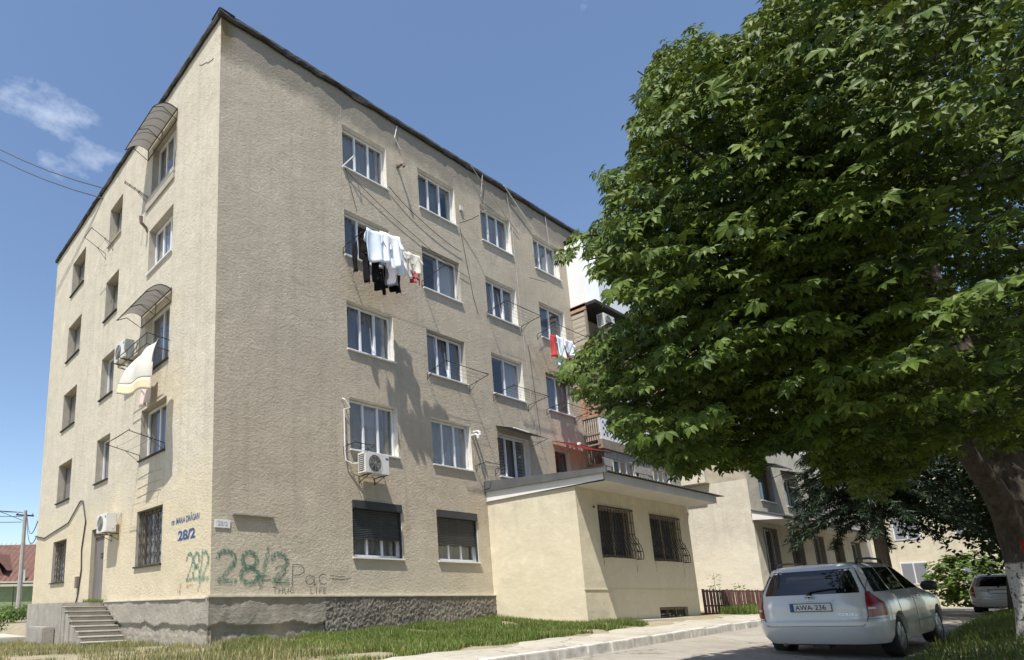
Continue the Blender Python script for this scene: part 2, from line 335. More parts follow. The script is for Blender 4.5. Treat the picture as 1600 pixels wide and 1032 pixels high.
def strokes(name, lines, w, fr, m, parent, n0=.006):
    b = B(fr); k = 0
    for ln in lines:
        for i in range(len(ln)-1):
            (u0, z0), (u1, z1) = ln[i], ln[i+1]; d = math.hypot(u1-u0, z1-z0) or 1e-6; px, pz = -(z1-z0)/d*w/2, (u1-u0)/d*w/2
            ex, ez = (u1-u0)/d*w*.3, (z1-z0)/d*w*.3; n = n0+k*.00025; k += 1
            b.quad((u0-ex+px, n, z0-ez+pz), (u0-ex-px, n, z0-ez-pz), (u1+ex-px, n, z1+ez-pz), (u1+ex+px, n, z1+ez+pz))
    return b.build(name, m, parent)
def arc(cx, cz, rx, rz, a0, a1, n=9): return [(cx+rx*math.cos(math.radians(a0+(a1-a0)*i/n)), cz+rz*math.sin(math.radians(a0+(a1-a0)*i/n))) for i in range(n+1)]
def R(a, b): return random.uniform(a, b)
def pix(u, v, ax, val):
    th = cam.rotation_euler.to_matrix(); d = np.array(th @ Vector(((u-U0)/FPX, -(v-V0)/FPX, -1))); t = (val-CAM[ax])/d[ax]; return CAM+t*d
RM = np.array(cam.rotation_euler.to_matrix())
def proj(P):
    q = (np.asarray(P)-CAM) @ RM; return np.stack([U0+FPX*q[..., 0]/-q[..., 2], V0-FPX*q[..., 1]/-q[..., 2]], -1), -q[..., 2]

# ------------------------------------------------------------------ ground, road, pavement
kerb_y = lambda x: -6.25+.07*np.clip(x, -30, 40)
def gz(x, y):
    x = np.asarray(x, float); y = np.asarray(y, float)
    z = -1.03+.015*np.clip(x, -30, 26)-.022*np.clip(y, 0, 24)*(x < 1.0)
    z = z+.022*np.clip(x, 0, 9.4)*np.clip((y+5)/5, 0, 1)*(y < 8)*np.clip((24-x)/8, 0, 1)
    return z
def road_z(x, y): return gz(x, -7)-.12-.03*np.clip(kerb_y(x)-y, 0, 3.6)
def sheet(name, xs, ys, zf, m, kind='structure', amp=0, parent=None):
    xs = list(xs); b = B(); nv = len(ys(0)) if callable(ys) else len(ys)
    V = []
    for x in xs:
        for y in (ys(x) if callable(ys) else ys):
            z = float(zf(x, y)); 
            if amp: z += amp*mnoise.noise(Vector((x*1.3, y*1.3, 3)))
            V.append((x, y, z))
    b.v = V
    for i in range(len(xs)-1):
        for j in range(nv-1): b.f.append((i*nv+j, (i+1)*nv+j, (i+1)*nv+j+1, i*nv+j+1))
    o = b.build(name, m, parent, True)
    if parent is None: tag(o, kind=kind)
    return o
gx = [-700, -300, -120, -60, -40]+list(np.arange(-30, 60, .75))+[60, 75, 100, 160, 300, 700]
gy = [-700, -300, -120, -60, -30, -20, -14]+list(np.arange(-12, 20, .5))+[20, 25, 32, 45, 70, 120, 300, 700]
def ground_z(x, y):
    z = gz(x, y); k = kerb_y(x)
    if k-3.75 < y < k+.1: return float(z)-.45
    if y <= k-3.75: return float(road_z(x, k-3.65))+.04+.15*min(1.2, k-3.75-y)*max(0, min(1, (x-2)/3))
    return float(z)
sheet('ground', gx, gy, ground_z, 'earth', amp=.02)
sheet('road', list(np.arange(-40, 42.5, 1.0)), lambda x: [float(kerb_y(x))+.02-d for d in (0, .5, 1, 1.6, 2.2, 2.8, 3.3, 3.9)], road_z, 'road', amp=.012)
sheet('road', [-40, -30, -20, -12, -8, -4, 0, 3.0], lambda x: [float(kerb_y(x))-3.7-d for d in (0, 1.5, 3, 5, 8, 12, 18)], lambda x, y: road_z(x, kerb_y(x)-3.6)+.06, 'road', amp=.01)
# pavement slabs beside the kerb (asphalt and worn concrete in separate panels)
pav = sheet('pavement', list(np.arange(-6, 46, .5)), lambda x: [float(kerb_y(x))+.18, float(kerb_y(x))+.7, float(kerb_y(x))+1.25+.16*math.sin(x*1.7)+.08*math.sin(x*5.1)], lambda x, y: gz(x, y)+.03, 'pavement', amp=.015)
kerb = sheet('kerb', [-40, -12.2], lambda x: [float(kerb_y(x)), float(kerb_y(x))+.16], lambda x, y: gz(x, y)+.03, 'kerb_paint')
x = -12.0; KM = None
while x < 46:
    L = R(.85, 1.05); b = B(); a = float(kerb_y(x)); c = float(kerb_y(x+L)); z0 = float(gz(x, -6)); z1 = float(gz(x+L, -6)); j = R(-.012, .012); jy = R(-.012, .012)
    lo = -.35; g = .012
    P = [(x+g, a+jy, z0), (x+L-g, c+jy, z1), (x+L-g, c+.17+jy, z1), (x+g, a+.17+jy, z0)]
    i = 0; b.v = [(p[0], p[1], p[2]+lo) for p in P]+[(p[0], p[1]+(.015 if k < 2 else 0), p[2]+.035+j) for k, p in enumerate(P)]
    b.f = [(0, 3, 2, 1), (4, 5, 6, 7), (0, 1, 5, 4), (1, 2, 6, 5), (2, 3, 7, 6), (3, 0, 4, 7)]
    b.build('kerb_stone', 'kerb_paint', kerb, bevel=.012); x += L
# low concrete ledge along the annex and a paved strip
b = B(); b.box((10.6, -3.35, -1.2), (18.6, -2.89, -.745)); tag(b.build('concrete_ledge', 'concrete_pale', bevel=.02), 'low pale concrete ledge along the foot of the cream annex', 'ledge')
# ------------------------------------------------------------------ main apartment building
HT = 14.57; LX = 15.42; DY = 14.41
apt = thing('apartment_building', 'five storey stuccoed apartment block with stencilled street address and green graffiti', 'building', (LX/2, DY/2, -1))
def zf(k, col=0): return (3.68+2.75*(k-2), 5.10+2.75*(k-2)) if k > 1 else (.93, 2.36)
FC = {1: (3.95, 5.68), 2: (7.07, 8.82), 3: (10.16, 11.86), 4: (13.26, 14.92)}
SCOL = {'A': (2.52, 4.16, 3.65, 5.07), 'B': (6.59, 7.77, 3.59, 5.02), 'C': (10.38, 11.98, 3.53, 4.97)}
front_open = []; side_open = []
for c, (a, d) in FC.items():
    for k in range(1, 6):
        if k == 1 and c > 2: continue
        s, h = zf(k)
        if (c, k) == (4, 2): a2, d2, s, h = 13.36, 14.3, 3.5, 5.0
        else: a2, d2 = a, d
        front_open.append((a2, d2, s, h, c, k))
for c, (a, d, s0, h0) in SCOL.items():
    for k in range(1, 6):
        s, h = s0+2.75*(k-2), h0+2.75*(k-2)
        if k == 1: s, h = {'A': (.81, 2.27), 'B': (-.02, 2.16), 'C': (.67, 2.14)}[c]
        if c == 'A' and k in (3, 5): s, h = s-.32, h+.02
        side_open.append((a, d, s, h, c, k))
def wall_mesh(name, fr, u0, u1, z0, z1, holes, m, parent):
    us = sorted({u0, u1, *[h[0] for h in holes], *[h[1] for h in holes]}); zs = sorted({z0, z1, *[h[2] for h in holes], *[h[3] for h in holes]})
    b = B(fr); ix = {}
    for u in us:
        for z in zs: ix[u, z] = len(b.v); b.v.append(fr(u, 0, z))
    for i in range(len(us)-1):
        for j in range(len(zs)-1):
            cu, cz = (us[i]+us[i+1])/2, (zs[j]+zs[j+1])/2
            if any(h[0] < cu < h[1] and h[2] < cz < h[3] for h in holes): continue
            b.f.append((ix[us[i], zs[j]], ix[us[i+1], zs[j]], ix[us[i+1], zs[j+1]], ix[us[i], zs[j+1]]))
    return b.build(name, m, parent)
wall_mesh('front_wall', F, 0, 22.0, -.02, HT, front_open, 'stucco_front', apt)
wall_mesh('side_wall', S, 0, DY, -.06, HT, side_open, 'stucco_side', apt)
B().quad((22, 0, -1.2), (22, DY, -1.2), (22, DY, HT), (22, 0, HT)).quad((0, DY, -1.2), (22, DY, -1.2), (22, DY, HT), (0, DY, HT)).build('rear_wall', 'stucco_side', apt)
for z in (2.75, 5.5, 8.25, 11.0): B().box((.3, .3, z-.06), (21.9, DY-.1, z+.08)).build('floor_slab', 'concrete', apt)
B().box((.2, 5.0, -1), (21.9, 5.12, HT-.2)).build('partition_wall', 'plaster_grey', apt)
B().box((5.4, .2, -1), (5.5, 5.0, HT-.2)).build('partition_wall', 'plaster_grey', apt)
B().quad((-.02, -.02, HT-.03), (22, -.02, HT-.03), (22, DY, HT-.03), (-.02, DY, HT-.03)).build('roof_slab', 'concrete', apt)
# ragged bitumen roof edge
def roof_edge(fr, u0, u1):
    b = B(fr); n = int((u1-u0)/.16); sec = []
    for i in range(n+1):
        u = u0+(u1-u0)*i/n; k = mnoise.noise(Vector((u*1.2, 5*(fr is F), 1)))*.05+R(-.012, .012); t = mnoise.noise(Vector((u*2.5, 9, 2)))*.03+R(-.01, .01)
        sec.append([(u, .075+k*.6, HT-.13+k), (u, .10+k, HT-.05+t), (u, .075, HT+.055+t), (u, -.35, HT+.05)])
    for i in range(n):
        for j in range(3): b.quad(sec[i][j], sec[i+1][j], sec[i+1][j+1], sec[i][j+1])
        b.quad(sec[i][0], sec[i+1][0], (sec[i+1][0][0], -.02, HT-.1), (sec[i][0][0], -.02, HT-.1))
    b.build('roof_edge', 'bitumen', apt)
roof_edge(F, -.1, 22); roof_edge(S, -.1, DY+.1)
# plinth: heavy roughcast on the right, cracked plaster near the corner
def plinth_d(u, z, rough):
    d = .055+.02*mnoise.noise(Vector((u*1.5, z*1.5, 4)))
    if rough: d += .034*mnoise.fractal(Vector((u*19, z*24, 2)), .75, 2.1, 4)
    else:
        d += .012*mnoise.fractal(Vector((u*4, z*4, 8)), 1, 2, 3)
        low = -.62+.12*mnoise.noise(Vector((u*1.7, 0, 3)))
        if z < low: d -= .045+.03*abs(mnoise.noise(Vector((u*6, z*7, 1))))
    return d
def plinth(fr, u0, u1, z0, z1, rough, m):
    nu, nv = int((u1-u0)/.035), int((z1-z0)/.035)
    def fn(a, c):
        u = u0+(u1-u0)*a; z = z0+(z1-z0)*c; return (u, plinth_d(u, z, rough(u, z)), z)
    return B(fr).grid(fn, nu, nv).build('plinth', m, apt, True)
plinth(F, -.06, 3.0, -1.25, -.02, lambda u, z: False, 'plinth_plaster')
plinth(F, 2.98, 9.42, -1.05, -.02, lambda u, z: True, 'plinth_rough')
plinth(S, -.06, 6.2, -1.45, -.04, lambda u, z: False, 'plinth_plaster'); plinth(S, 6.2, DY, -1.7, -.05, lambda u, z: False, 'plinth_plaster')
B(F).box((-.09, -.02, -.03), (9.42, .085, .015)).build('plinth_lip', 'white_lip', apt, bevel=.01)
B(S).box((.08, -.02, -.055), (6.1, .085, -.015)).build('plinth_lip', 'white_lip', apt, bevel=.01)
# windows
def curtain(parent, fr, u0, u1, z0, z1, m, n=-.30):
    ph = R(0, 6); k = R(26, 40)
    return B(fr).grid(lambda a, c: (u0+(u1-u0)*a, n+.022*math.sin(k*(u1-u0)*a+ph)+.01*math.sin(9*a+c*2), z0+(z1-z0)*c), 36, 1).build('curtain', m, parent, True)
def window(fr, u0, u1, z0, z1, panes=3, frame='pvc', depth=.15, reveal='plaster_white', cur='curtain_grey', openp=None, tilt=None, sill='pvc', parent=None, fw=.055, curw=None):
    parent = parent or apt
    d = -depth; b = B(fr); t = .06
    zc0 = z0+.03; zc1 = z1-.02; uu0, uu1 = u0+.012, u1-.012
    b.box((uu0, d-t, zc0), (uu0+fw, d, zc1)); b.box((uu1-fw, d-t, zc0), (uu1, d, zc1)); b.box((uu0+fw, d-t, zc1-fw), (uu1-fw, d, zc1)); b.box((uu0+fw, d-t, zc0), (uu1-fw, d, zc0+fw))
    wd = (uu1-uu0-2*fw)/panes
    for i in range(1, panes): b.box((uu0+fw+wd*i-fw*.55, d-t, zc0+fw), (uu0+fw+wd*i+fw*.55, d-.004, zc1-fw))
    w = b.build('window', frame, parent)
    rb = B(fr); e = -depth-.25
    for (p, q) in (((u0, z0), (u0, z1)), ((u1, z0), (u1, z1)), ((u0, z1), (u1, z1)), ((u0, z0), (u1, z0))):
        rb.quad((p[0], 0, p[1]), (q[0], 0, q[1]), (q[0], e, q[1]), (p[0], e, p[1]))
    rb.build('reveal', reveal, w)
    if sill: B(fr).box((u0-.03, -depth-.002, z0-.025), (u1+.03, .06, z0+.012)).build('sill', sill, w)
    for i in range(panes):
        a = uu0+fw+wd*i+(fw*.55 if i else 0); c = uu0+fw+wd*(i+1)-(fw*.55 if i < panes-1 else 0); lo, hi = zc0+fw, zc1-fw
        if openp == i: continue
        dn = d-t*.5
        if tilt == i:                                    # tilted-in sash
            sb = B(fr); s = .04; off = .14
            fnn = lambda uu, zz: (uu, dn-off*(zz-lo)/(hi-lo), zz)
            for (p0, p1, q0, q1) in ((a, lo, a+s, hi), (c-s, lo, c, hi), (a+s, hi-s, c-s, hi), (a+s, lo, c-s, lo+s)):
                P = [fnn(p0, p1), fnn(q0, p1), fnn(q0, q1), fnn(p0, q1)]
                sb.quad(*P); sb.quad(*[(x_, n_-.03, z_) for x_, n_, z_ in P])
                for k in range(4): sb.quad(P[k], P[(k+1) % 4], (P[(k+1) % 4][0], P[(k+1) % 4][1]-.03, P[(k+1) % 4][2]), (P[k][0], P[k][1]-.03, P[k][2]))
            sb.build('sash', frame, w); B(fr).quad(fnn(a+s, lo+s), fnn(c-s, lo+s), fnn(c-s, hi-s), fnn(a+s, hi-s)).build('pane', 'glass', w)
        else:
            j = R(-.004, .004)
            B(fr).quad((a, dn+j, lo), (c, dn-j, lo), (c, dn-j, hi), (a, dn+j, hi)).build('pane', 'glass', w)
    if cur:
        c0, c1 = curw or (0, 1)
        curtain(w, fr, u0+(u1-u0)*c0, u0+(u1-u0)*c1, z0+.05, z1-.02, cur)
    return w
CF = {(1, 5): dict(cur='curtain_grey'), (2, 5): dict(cur='curtain_dark', curw=(0, .7)), (3, 5): dict(cur='curtain_blue', tilt=None), (4, 5): dict(cur='curtain_white', panes=3),
      (1, 4): dict(cur='curtain_dark', openp=1, curw=(.0, .3)), (2, 4): dict(panes=2, cur='curtain_white', curw=(.45, 1), reveal='plaster_grey'), (3, 4): dict(cur='curtain_dark', tilt=1), (4, 4): dict(panes=2, cur='curtain_blue'),
      (1, 3): dict(cur='curtain_blue', tilt=1), (2, 3): dict(cur='curtain_dark', tilt=1, reveal='plaster_grey'), (3, 3): dict(panes=2, cur='curtain_white', curw=(.5, 1)), (4, 3): dict(panes=2, cur='curtain_dark', frame='pvc', reveal='wood_old'),
      (1, 2): dict(cur='curtain_white', tilt=None), (2, 2): dict(cur='curtain_white'), (3, 2): dict(cur='curtain_dark', openp=1), (4, 2): dict(panes=2, frame='brown_paint', cur='curtain_dark', sill=None),
      (1, 1): dict(cur='curtain_grey'), (2, 1): dict(cur='curtain_grey')}
FW = {}
for (a, d, s, h, c, k) in front_open: FW[c, k] = window(F, a, d, s, h, **CF[c, k])
for c, drop in ((1, .46), (2, .42)):                      # roller shutters on the ground floor
    a, d = FC[c]; z1 = 2.36
    rs = B(F).box((a+.01, -.13, z1-.2), (d-.01, .055, z1+.012)).build('roller_shutter_box', 'shutter', apt, bevel=.008)
    zb = .93+drop; n = int((z1-.2-zb)/.045)
    for i in range(n):
        z = z1-.2-i*.045; B(F).quad((a+.03, -.06, z), (d-.03, -.06, z), (d-.03, -.046, z-.022), (a+.03, -.046, z-.022)).quad((a+.03, -.046, z-.022), (d-.03, -.046, z-.022), (d-.03, -.06, z-.043), (a+.03, -.06, z-.043)).build('slat', 'shutter', rs)
    for u in (a+.015, d-.045): B(F).box((u, -.08, .96), (u+.03, -.02, z1-.2)).build('guide_rail', 'shutter', rs)
CS = {('A', 4): dict(reveal='plaster_grey', cur='curtain_white'), ('A', 2): dict(reveal='plaster_grey', cur='curtain_blue', sill='bitumen', panes=2), ('A', 1): dict(panes=2, frame='wood_old', reveal='plaster_grey', cur='curtain_grey', sill='bitumen'),
      ('A', 5): dict(reveal='plaster_grey', sill='plaster_grey', cur='curtain_grey'), ('A', 3): dict(panes=2, reveal='plaster_white', sill='iron', cur='curtain_blue')}
for (a, d, s, h, c, k) in side_open:
    if (c, k) == ('B', 1): continue
    window(S, a, d, s, h, depth=.22 if c != 'A' else .2, **CS.get((c, k), dict(panes=2, frame='wood_old' if c == 'C' or k > 3 else 'pvc', reveal='plaster_grey', sill='bitumen' if c != 'B' or k < 5 else 'plaster_grey', cur=random.choice(['curtain_white', 'curtain_grey', 'curtain_grey']))))
def grille(fr, u0, u1, z0, z1, n, parent, nu=5, nz=6, wave=False):
    b = B(fr); r = .009
    for i in range(nu+1): b.tube([(u0+(u1-u0)*i/nu, n, z0), (u0+(u1-u0)*i/nu, n, z1)], r, 5)
    for j in range(nz+1): b.tube([(u0, n+.012, z0+(z1-z0)*j/nz), (u1, n+.012, z0+(z1-z0)*j/nz)], r, 5)
    if wave:
        for i in range(nu):
            for j in range(nz):
                cu, cz = u0+(u1-u0)*(i+.5)/nu, z0+(z1-z0)*(j+.5)/nz; q = arc(cu, cz, (u1-u0)/nu*.42, (z1-z0)/nz*.42, 0, 360, 10)
                b.tube([(p[0], n+.006, p[1]) for p in q], .006, 4)
    return b.build('window_grille', 'iron', parent)
grille(S, 2.55, 4.13, .84, 2.24, -.08, apt, 6, 5, True); grille(S, 10.42, 11.94, .7, 2.1, -.1, apt, 5, 6, True)
# entrance door on the side wall
dr = B(S).box((6.65, -.2, -.02), (7.71, -.15, 1.92)).build('door', 'steel_door', apt)
B(S).box((6.59, -.21, -.02), (6.65, -.1, 2.16)).box((7.71, -.21, -.02), (7.77, -.1, 2.16)).box((6.65, -.21, 2.1), (7.71, -.1, 2.16)).box((6.65, -.21, 1.92), (7.71, -.1, 1.98)).build('door_frame', 'wood_old', dr)
B(S).quad((6.65, -.16, 1.98), (7.71, -.16, 1.98), (7.71, -.16, 2.1), (6.65, -.16, 2.1)).build('transom_pane', 'glass_tinted', dr)
B(S).box((6.95, -.15, 1.35), (7.25, -.142, 1.42)).box((6.95, -.15, 1.25), (7.25, -.142, 1.32)).build('notice', 'black_plastic', dr)
B(S).tube([(6.75, -.15, .95), (6.75, -.09, .95), (6.87, -.09, .95)], .012).build('handle', 'iron', dr)
bq = B(S)
for p, q in (((6.59, -.02), (6.59, 2.16)), ((7.77, -.02), (7.77, 2.16)), ((6.59, 2.16), (7.77, 2.16)), ((6.59, -.02), (7.77, -.02))): bq.quad((p[0], 0, p[1]), (q[0], 0, q[1]), (q[0], -.6, q[1]), (p[0], -.6, p[1]))
bq.build('reveal', 'plaster_grey', dr)
# worn repair lines beneath the side window and filled joint below loggia
B(S).box((2.5, -.02, 11.35), (4.45, .05, 11.72)).build('parapet_panel', 'plaster_grey', apt)
for z in (3.2, 2.92, 2.68): B(S).tube([(2.6+R(0, .1), .004, z+R(-.02, .02)), (3.4, .005, z+.02), (4.2, .004, z-.02)], .008, 4).build('mortar_line', 'plaster_grey', apt)
# lettering and graffiti
text_part('street_name', 'str. MARIA DRĂGAN', .20, lambda u, n, z: S(-u, n, z), -1.98, .006, 1.68, 'stencil_blue', apt, fit=1.42, bold=.004)
text_part('house_number', '28/2', .30, lambda u, n, z: S(-u, n, z), -1.60, .006, 1.29, 'stencil_blue', apt, fit=.88, bold=.012)
def dig2(u, z, w, h): return arc(u+w/2, z+h*.72, w/2, h*.28, 170, -35, 9)+[(u+w*.08, z+.02*h), (u+w*1.05, z+.02*h)]
def dig8(u, z, w, h): return arc(u+w/2, z+h*.74, w*.40, h*.26, -90, 270, 12)+arc(u+w/2, z+h*.25, w*.5, h*.25, 90, -270, 12)
sl_ = lambda u, z, w, h: [(u, z-.04), (u+w, z+h)]
tag(strokes('graffiti', [dig2(.16, .30, .42, .64), dig8(.72, .28, .46, .66), sl_(1.22, .27, .22, .78), dig2(1.52, .32, .42, .62)], .105, F, 'spray_green', apt), 'sprayed green 28/2')
mS = lambda u, n, z: S(-u, n, z)
tag(strokes('graffiti', [dig2(-1.12, .36, .30, .58), dig8(-.78, .36, .30, .58), sl_(-.46, .32, .10, .66), dig2(-.40, .36, .32, .58)], .085, mS, 'spray_green', apt), 'sprayed green 28/2 on the sunlit side')
for q_ in (dig2(1.38, 1.06, .26, .34), arc(1.86, 1.22, .13, .17, 60, 300), dig2(2.12, 1.02, .24, .36)): tag(strokes('graffiti', [q_], .045, F, 'spray_white', apt), 'faded white numeral')
L = [[(1.05, .42), (1.45, .44)], [(1.25, .34), (1.5, .35)], dig2(1.62, .28, .28, .38), [(2.08, .24), (2.10, .70)], [(2.10, .70)]+arc(2.26, .59, .16, .12, 100, -90, 8)+[(2.10, .46)],
     arc(2.58, .36, .12, .10, 40, 360, 10)+[(2.70, .46), (2.71, .25), (2.78, .27)], arc(2.98, .38, .13, .12, 50, 310, 9), [(3.2, .47), (3.5, .44), (3.62, .46)], [(3.22, .40), (3.55, .38), (3.84, .42)]]
tag(strokes('graffiti', L, .018, F, 'marker_black', apt), 'black handwritten tag')
def hand(word, u, z, h, w):
    G = {'T': [[(0, 1), (1, .97)], [(.5, 1), (.48, 0)]], 'H': [[(.05, 1), (.02, 0)], [(.95, 1), (.92, -.03)], [(.03, .5), (.94, .47)]], 'U': [[(.05, 1), (.08, .25), (.4, 0), (.75, .1), (.95, .35), (.95, 1)]],
         'G': [[(.95, .85), (.55, 1), (.12, .7), (.1, .25), (.5, 0), (.95, .15), (.95, .45), (.6, .45)]], 'L': [[(.1, 1), (.08, .02), (.9, 0)]], 'I': [[(.5, 1), (.47, 0)]], 'F': [[(.1, 0), (.12, 1), (.95, .98)], [(.1, .52), (.75, .5)]], 'E': [[(.95, 1), (.1, .98), (.08, .02), (.98, .0)], [(.1, .5), (.8, .52)]]}
    out = []
    for i, ch_ in enumerate(word):
        k = R(.85, 1.12); out += [[(u+i*w*1.32+p*w, z+R(-.006, .006)+q*h*k) for p, q in st_] for st_ in G[ch_]]
    return out
for wd_, u_ in (('THUG', 1.56), ('LIFE', 2.60)): tag(strokes('graffiti', hand(wd_, u_, .05, .14, .115 if wd_ == 'THUG' else .095), .014, F, 'marker_black', apt), 'black handwritten word')
strokes('paint_smear', [[(-1.5, .10), (-1.48, .24)], [(-1.42, .08), (-1.40, .3)], [(-.55, .12), (-.5, .22)], [(-1.1, .22), (-.8, .25)]], .10, mS, 'spray_ochre', apt)
npl = B(F).box((.07, .002, 1.43), (.45, .022, 1.61)).build('number_plate', 'plate_white', apt, bevel=.006)
text_part('number', '28/2', .14, F, .26, .024, 1.475, 'cable_grey', npl, sx=1.0, align='CENTER')
B(F).box((.50, -.02, 1.735), (1.57, .075, 1.765)).build('ledge', 'concrete', apt)
# hairline cracks near the roof
B(S).tube([(1.0-.2*i+R(-.05, .05), .003, 13.85-.12*i+R(-.03, .03)) for i in range(-1, 4)], .008, 4).build('crack', 'bitumen', apt)
B(F).tube([(3.92-.02*i+R(-.01, .01), .002, 14.0-.9*i) for i in range(4)], .006, 4).build('crack', 'plaster_grey', apt)
# ------------------------------------------------------------------ steps with landing on the side wall
st = thing('entrance_steps', 'worn concrete steps and landing rising to the dark entrance door', 'steps', (-.6, 6, -1.2))
B().box((-1.22, 6.1, -1.6), (-.09, 9.85, -.05)).build('landing', 'concrete', st, bevel=.02)
nst = 8
for i in range(nst):
    z1 = -.05-(i+1)*.125; y1 = 6.1-i*.235
    B().box((-1.2+R(-.02, .02), y1-.262, -1.7), (-.09, y1-.001, z1)).build('step', 'concrete', st, bevel=.018)
    B().box((-1.22+R(-.02, .02), y1-.285, z1-.004), (-.085, y1-.003, z1+.028)).build('tread', 'concrete_pale', st, bevel=.01)
B().box((-1.55, 6.6, -1.6), (-1.225, 8.3, -.70)).build('side_block', 'concrete', st, bevel=.03)
b = B(); b.box((-2.6, 9.0, -1.7), (-1.3, 12.4, -1.02)); tag(b.build('concrete_block', 'concrete_pale', bevel=.03), 'low pale concrete block beside the landing among dry weeds', 'block')
# ------------------------------------------------------------------ cream annex in front of the facade
an = thing('annex', 'single storey cream rendered annex with dark metal lean-to roof and barred windows', 'building', (12.8, -1.4, -.8))
AX0, AX1, AY = 9.40, 16.2, -2.87
ah = [(10.46, 12.38, .97, 2.38), (13.46, 15.45, .96, 2.35), (13.42, 15.28, -.80, -.43)]
AF = lambda u, n, z: (u, AY-n, z)
b = B(); b.quad((AX0, 0, -1.3), (AX0, AY, -1.3), (AX0, AY, 2.82), (AX0, 0, 2.82)).build('side_wall', 'stucco_annex', an)
wall_mesh('front_wall', AF, AX0, AX1, -1.3, 2.82, ah, 'stucco_annex', an)
B().quad((AX1, 0, -1.3), (AX1, AY, -1.3), (AX1, AY, 2.82), (AX1, 0, 2.82)).build('side_wall', 'stucco_annex', an)
B(AF).box((AX0-.012, -.02, .075), (AX1+.01, .016, .10)).build('string_course', 'stucco_annex', an)
RY = -3.74
rf = B(); n = 150                                         # corrugated lean-to sheet, falling to the front
pr = [(AX0-.10+(16.86-AX0+.10)*i/n, .018*math.sin(i*2*math.pi/3.0)) for i in range(n+1)]
for i in range(n):
    (xa, za), (xb, zb_) = pr[i], pr[i+1]
    rf.quad((xa, -.02, 3.36+za), (xb, -.02, 3.36+zb_), (xb, RY-.08, 3.10+zb_), (xa, RY-.08, 3.10+za))
roof = rf.build('roof', 'metal_roof', an, True)
b = B(); b.v = [(AX0-.05, -.02, 2.80), (16.35, -.02, 2.80), (16.35, RY, 2.83), (AX0-.05, RY, 2.83), (AX0-.05, -.02, 3.33), (16.35, -.02, 3.33), (16.35, RY, 3.07), (AX0-.05, RY, 3.07)]
b.f = [(0, 3, 2, 1), (0, 1, 5, 4), (3, 7, 6, 2), (1, 2, 6, 5)]; b.build('soffit', 'soffit', roof)
B().quad((AX0-.052, -.02, 2.79), (AX0-.052, RY+.02, 2.87), (AX0-.052, RY+.02, 3.06), (AX0-.052, -.02, 3.10)).build('white_fascia', 'fascia_white', roof)
b = B(); b.v = [(AX0-.13, -.02, 3.09), (AX0-.13, RY-.1, 3.03), (AX0-.13, RY-.1, 3.16), (AX0-.13, -.02, 3.41), (AX0-.06, -.02, 3.09), (AX0-.06, RY-.1, 3.03), (AX0-.06, RY-.1, 3.16), (AX0-.06, -.02, 3.41)]
b.f = [(0, 1, 2, 3), (7, 6, 5, 4), (0, 4, 5, 1), (3, 2, 6, 7), (1, 5, 6, 2), (0, 3, 7, 4)]; b.build('verge_flashing', 'metal_roof', roof)
for (a, d, s, h) in ah[:2]:
    w = window(AF, a, d, s, h, panes=2, frame='wood_old', depth=.12, reveal='stucco_annex', cur='curtain_dark', sill=None, parent=an)
    g = B(AF); r = .010; o = .03
    prof = lambda z: o+(.19*math.sin(max(0, min(1, (s+.62-z)/.62))*math.pi*.62) if z < s+.62 else 0)  # bellied basket
    zs = [s-.03+(h-s+.03)*k/14 for k in range(15)]
    for i in range(13): uu = a+.02+(d-a-.04)*i/12; g.tube([(uu, prof(z), z) for z in zs], r, 5)
    for z in (s-.02, s+.2, s+.42, s+.7, s+1.05, h-.02): g.tube([(a+.02, -.02, z), (a+.02, prof(z), z), (d-.02, prof(z), z), (d-.02, -.02, z)], r, 5)
    for e in (a+.02, d-.02):
        for k in range(3): g.tube([(e, p[0], p[1]) for p in arc(.07, s+.12+k*.2, .055, .09, 0, 360, 10)], .007, 4)
    g.tube([(a, .035, h), (d, .035, h)], .02, 5)
    g.build('window_grille', 'iron', w)
w = window(AF, *ah[2], panes=3, frame='wood_old', depth=.06, reveal='stucco_annex', cur=None, sill=None, parent=an); g = B(AF)
for i in range(9): g.tube([(13.45+i*.225, .0, -.80), (13.45+i*.225, 0, -.43)], .008, 4)
g.build('window_grille', 'iron', w)
for u_, z_, l_ in ((12.32, .93, .35), (13.5, .92, .28), (15.4, .90, .4), (10.5, .93, .2)): strokes('rust_drip', [[(u_, z_), (u_+.01, z_-l_*.6), (u_+.005, z_-l_)]], .03, AF, 'drip', an)
B(AF).lathe((10.25, .0, 2.33), (0, 1, 0), [(.03, 0), (.03, .03)], 10).build('wall_plug', 'black_plastic', an)
# ------------------------------------------------------------------ stacked balconies between the blocks
tw = thing('balcony_stack', 'mismatched enclosed balconies in white siding, boards and stone cladding beside block', 'balcony', (18.5, -.3, 3.3))
def lpoly(name, pts, z0, z1, m, parent, closed=False):
    b = B(); 
    for i in range(len(pts)-1): b.quad((*pts[i], z0), (*pts[i+1], z0), (*pts[i+1], z1), (*pts[i], z1))
    return b.build(name, m, parent)
